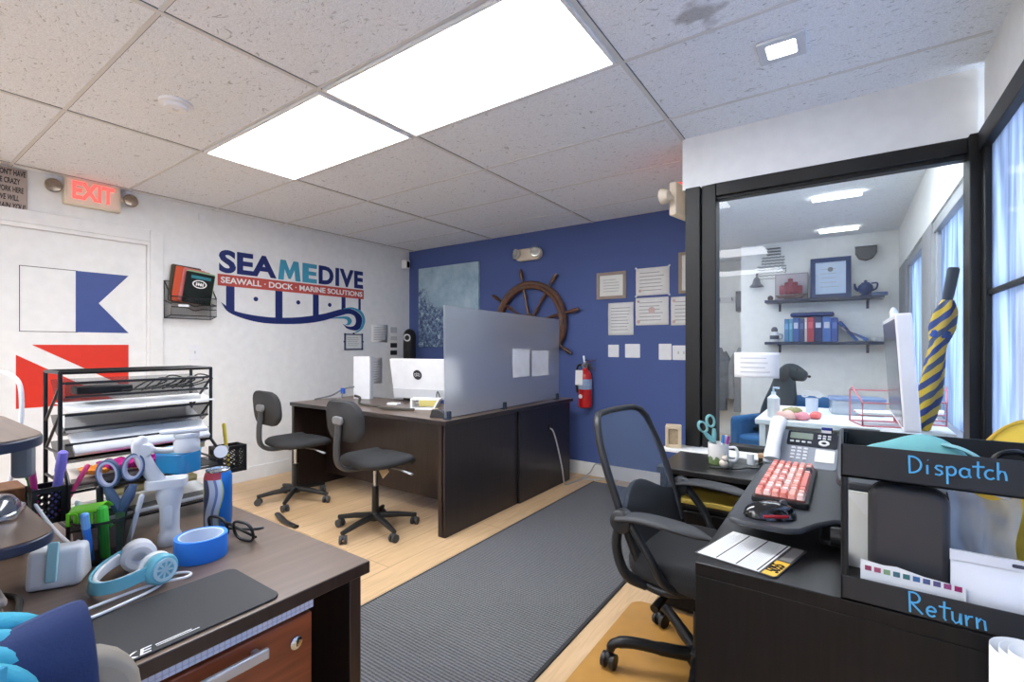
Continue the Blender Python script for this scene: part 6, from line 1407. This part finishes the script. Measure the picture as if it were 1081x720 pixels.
for sx in (-1, 1): MB().ring([(.026*math.cos(a*PI/10), .018*math.sin(a*PI/10)) for a in range(20)], [(.017*math.cos(a*PI/10), .010*math.sin(a*PI/10)) for a in range(20)], -.004, .004, T(sx*.03, 0, .115) @ RY(sx*35) @ FRONT).build('scissor_handle', PLASTW, t)
# umbrella leaning in the corner
t = thing('umbrella', 'furled yellow and navy umbrella leaning in the corner behind the glass', 'umbrella', (0, 0, 0))
p0, p1 = Vector((.300, 3.02, .83)), Vector((.405, 2.95, 1.60)); ax = (p1 - p0); LN = ax.length; ax.normalize()
MU = T(*p0) @ Vector((0, 0, 1)).rotation_difference(ax).to_matrix().to_4x4()
def umb_mat():
    m = bpy.data.materials.new('striped_umbrella_cloth'); n, l, b = nodes(m)
    tc = n.new('ShaderNodeTexCoord'); sp = n.new('ShaderNodeSeparateXYZ'); l.new(tc.outputs['Object'], sp.inputs[0])
    at = n.new('ShaderNodeMath'); at.operation = 'ARCTAN2'; l.new(sp.outputs['Y'], at.inputs[0]); l.new(sp.outputs['X'], at.inputs[1])
    ma = n.new('ShaderNodeMath'); ma.operation = 'MULTIPLY_ADD'; ma.inputs[1].default_value = 2.0; l.new(at.outputs[0], ma.inputs[0])
    mz = n.new('ShaderNodeMath'); mz.operation = 'MULTIPLY'; mz.inputs[1].default_value = -42; l.new(sp.outputs['Z'], mz.inputs[0]); l.new(mz.outputs[0], ma.inputs[2])
    sn = n.new('ShaderNodeMath'); sn.operation = 'SINE'; l.new(ma.outputs[0], sn.inputs[0])
    cr = n.new('ShaderNodeValToRGB'); cr.color_ramp.interpolation = 'CONSTANT'; cr.color_ramp.elements[0].color = L((40, 62, 130)); cr.color_ramp.elements[1].position = .16; cr.color_ramp.elements[1].color = L((226, 186, 60))
    e = cr.color_ramp.elements.new(.86); e.color = L((70, 84, 120))
    mr = n.new('ShaderNodeMapRange'); mr.inputs[1].default_value = -1; mr.inputs[2].default_value = 1; l.new(sn.outputs[0], mr.inputs[0]); l.new(mr.outputs[0], cr.inputs[0]); l.new(cr.outputs[0], b.inputs['Base Color']); b.inputs['Roughness'].default_value = .6; return m
q = MB(); q.lathe([(0, .0), (.030, .01), (.042, .08), (.045, .18), (.036, .32), (.030, .42), (.045, .50), (.040, .58), (.022, .63), (0, .635)], 28)
for v in q.bm.verts:
    a = math.atan2(v.co.y, v.co.x); r_ = 1 + .16*math.sin(5*a - 18*v.co.z); v.co.x *= r_; v.co.y *= r_
o = q.build('furled_canopy', umb_mat(), t, smooth=60); o.matrix_local = MU
o = MB().lathe([(.037, .455), (.042, .46), (.042, .485), (.037, .49)], 24).build('closing_strap', C((36, 74, 160), .6), t); o.matrix_local = MU
o = MB().lathe([(0, .60), (.016, .60), (.021, .66), (.023, LN - .01), (.018, LN), (0, LN)], 20).build('grip', C((36, 40, 52), .5), t); o.matrix_local = MU
# blue armchair with the dog
t = thing('armchair', 'blue upholstered armchair under the sitting dog', 'armchair', (-.47, 4.95, 0), -25)
BL = C((52, 104, 156), .85, bump=.2, bscale=200)
q = MB(); q.box(-.28, .28, -.26, .26, .10, .42); q.build('seat', BL, t, bevel=.04, seg=3)
MB().box(-.28, .28, .20, .32, .10, .78).build('backrest', BL, t, bevel=.05, seg=3)
for sx in (-1, 1):
    MB().box(sx*.31 - .05, sx*.31 + .05, -.26, .30, .10, .58).build('armrest', BL, t, bevel=.04, seg=3)
    for y in (-.22, .24): MB().cyl((sx*.28, y, 0), (sx*.28, y, .10), .02, .025, 12).build('leg', DESKDARK, t)
def dog():
    root = thing('dog', 'dark labrador-like dog sitting on the blue armchair facing right', 'dog', (-.47, 4.90, .42), -8)
    # joints: facing +x, sitting
    J = [((-.11, 0, .09), .125), ((-.06, 0, .21), .128), ((-.01, 0, .33), .128), ((.01, 0, .44), .108), ((.025, 0, .53), .098), ((.055, 0, .595), .098), ((.10, 0, .585), .086), ((.16, 0, .555), .056), ((.20, 0, .545), .046)]
    E_ = [(k, k+1) for k in range(len(J)-1)]
    for s in (-1, 1):
        b = len(J)
        J += [((.055, s*.060, .27), .050), ((.075, s*.062, .14), .033), ((.078, s*.062, .03), .027), ((.115, s*.062, .018), .024)]
        E_ += [(2, b), (b, b+1), (b+1, b+2), (b+2, b+3)]
        b = len(J)
        J += [((-.06, s*.085, .13), .075), ((.045, s*.105, .12), .055), ((-.055, s*.11, .035), .032), ((.06, s*.11, .022), .027)]
        E_ += [(0, b), (b, b+1), (b+1, b+2), (b+2, b+3)]
    b = len(J); J += [((-.20, .03, .04), .026), ((-.26, .09, .03), .018)]; E_ += [(0, b), (b, b+1)]
    me = bpy.data.meshes.new('dog_body'); me.from_pydata([p for p, r in J], E_, []); 
    o = bpy.data.objects.new('dog_body', me); COL.objects.link(o); o.parent = root
    sk = o.modifiers.new('skin', 'SKIN'); sk.use_smooth_shade = True
    for k, (p, r) in enumerate(J): me.skin_vertices[0].data[k].radius = (r, r); me.skin_vertices[0].data[k].use_root = (k == 0)
    sb = o.modifiers.new('sub', 'SUBSURF'); sb.levels = 2; sb.render_levels = 2
    me.materials.append(C((34, 50, 58), .6, bump=.4, bscale=150, var=.2));  # teal cast of the glass reflection is put into the coat colour
    for s in (-1, 1):
        q = MB(); q.ball((0, 0, 0), (.042, .016, .075), 14, RX(s*10) @ RY(14)); e = q.build('ear', C((24, 36, 44), .7), root, smooth=80); e.location = (.045, s*.098, .575)
        e = MB().ball((0, 0, 0), .009, 12).build('eye', C((12, 10, 9), .1, coat=.8), root); e.location = (.128, s*.056, .615)
    n_ = MB().ball((0, 0, 0), (.014, .018, .012), 12).build('nose', C((10, 10, 11), .3), root); n_.location = (.212, 0, .552)
dog()

# ============================================================ outside
gm = C((226, 228, 230), .8, var=.15, scale=2)
struct(MB().box(.75, 14, -8, 16, -.25, -.15).build('pavement', gm, smooth=0))
struct(MB().box(9.0, 9.3, -8, 16, -.15, 2.6).build('street_wall', C((190, 206, 230), .8, var=.2, scale=1.2), smooth=0))

# ============================================================ sky, camera, exposure
wd = bpy.data.worlds.new('sky'); SC.world = wd; wd.use_nodes = True
n, l = wd.node_tree.nodes, wd.node_tree.links
bg = n['Background']; tc = n.new('ShaderNodeTexCoord'); sp = n.new('ShaderNodeSeparateXYZ'); cr = n.new('ShaderNodeValToRGB')
l.new(tc.outputs['Generated'], sp.inputs[0]); l.new(sp.outputs['Z'], cr.inputs[0]); l.new(cr.outputs[0], bg.inputs['Color'])
cr.color_ramp.elements[0].color = L((240, 244, 250)); cr.color_ramp.elements[1].color = L((190, 212, 242)); cr.color_ramp.elements[1].position = .7
bg.inputs['Strength'].default_value = 4.5
sd = bpy.data.lights.new('sun', 'SUN'); sd.energy = 9; sd.color = (1, .95, .88); sd.angle = .02; so = bpy.data.objects.new('sun', sd); COL.objects.link(so)
so.rotation_euler = (0, math.radians(-38), math.radians(12))

cd = bpy.data.cameras.new('camera'); cam = bpy.data.objects.new('camera', cd); COL.objects.link(cam); SC.camera = cam
cd.sensor_fit = 'HORIZONTAL'; cd.sensor_width = 36; cd.lens = 502 / 1081 * 36; cd.clip_start = .02
yaw = math.atan2(353, 502)
cam.location = (0, 0, 1.24); cam.rotation_euler = (math.radians(90), 0, yaw)
cd.shift_y = 5 / 1081; cd.shift_x = 0.5 / 1081
SC.view_settings.view_transform = 'Standard'; SC.view_settings.look = 'None'; SC.view_settings.exposure = 0.62; SC.view_settings.gamma = 1; SC.view_settings.use_curve_mapping = False
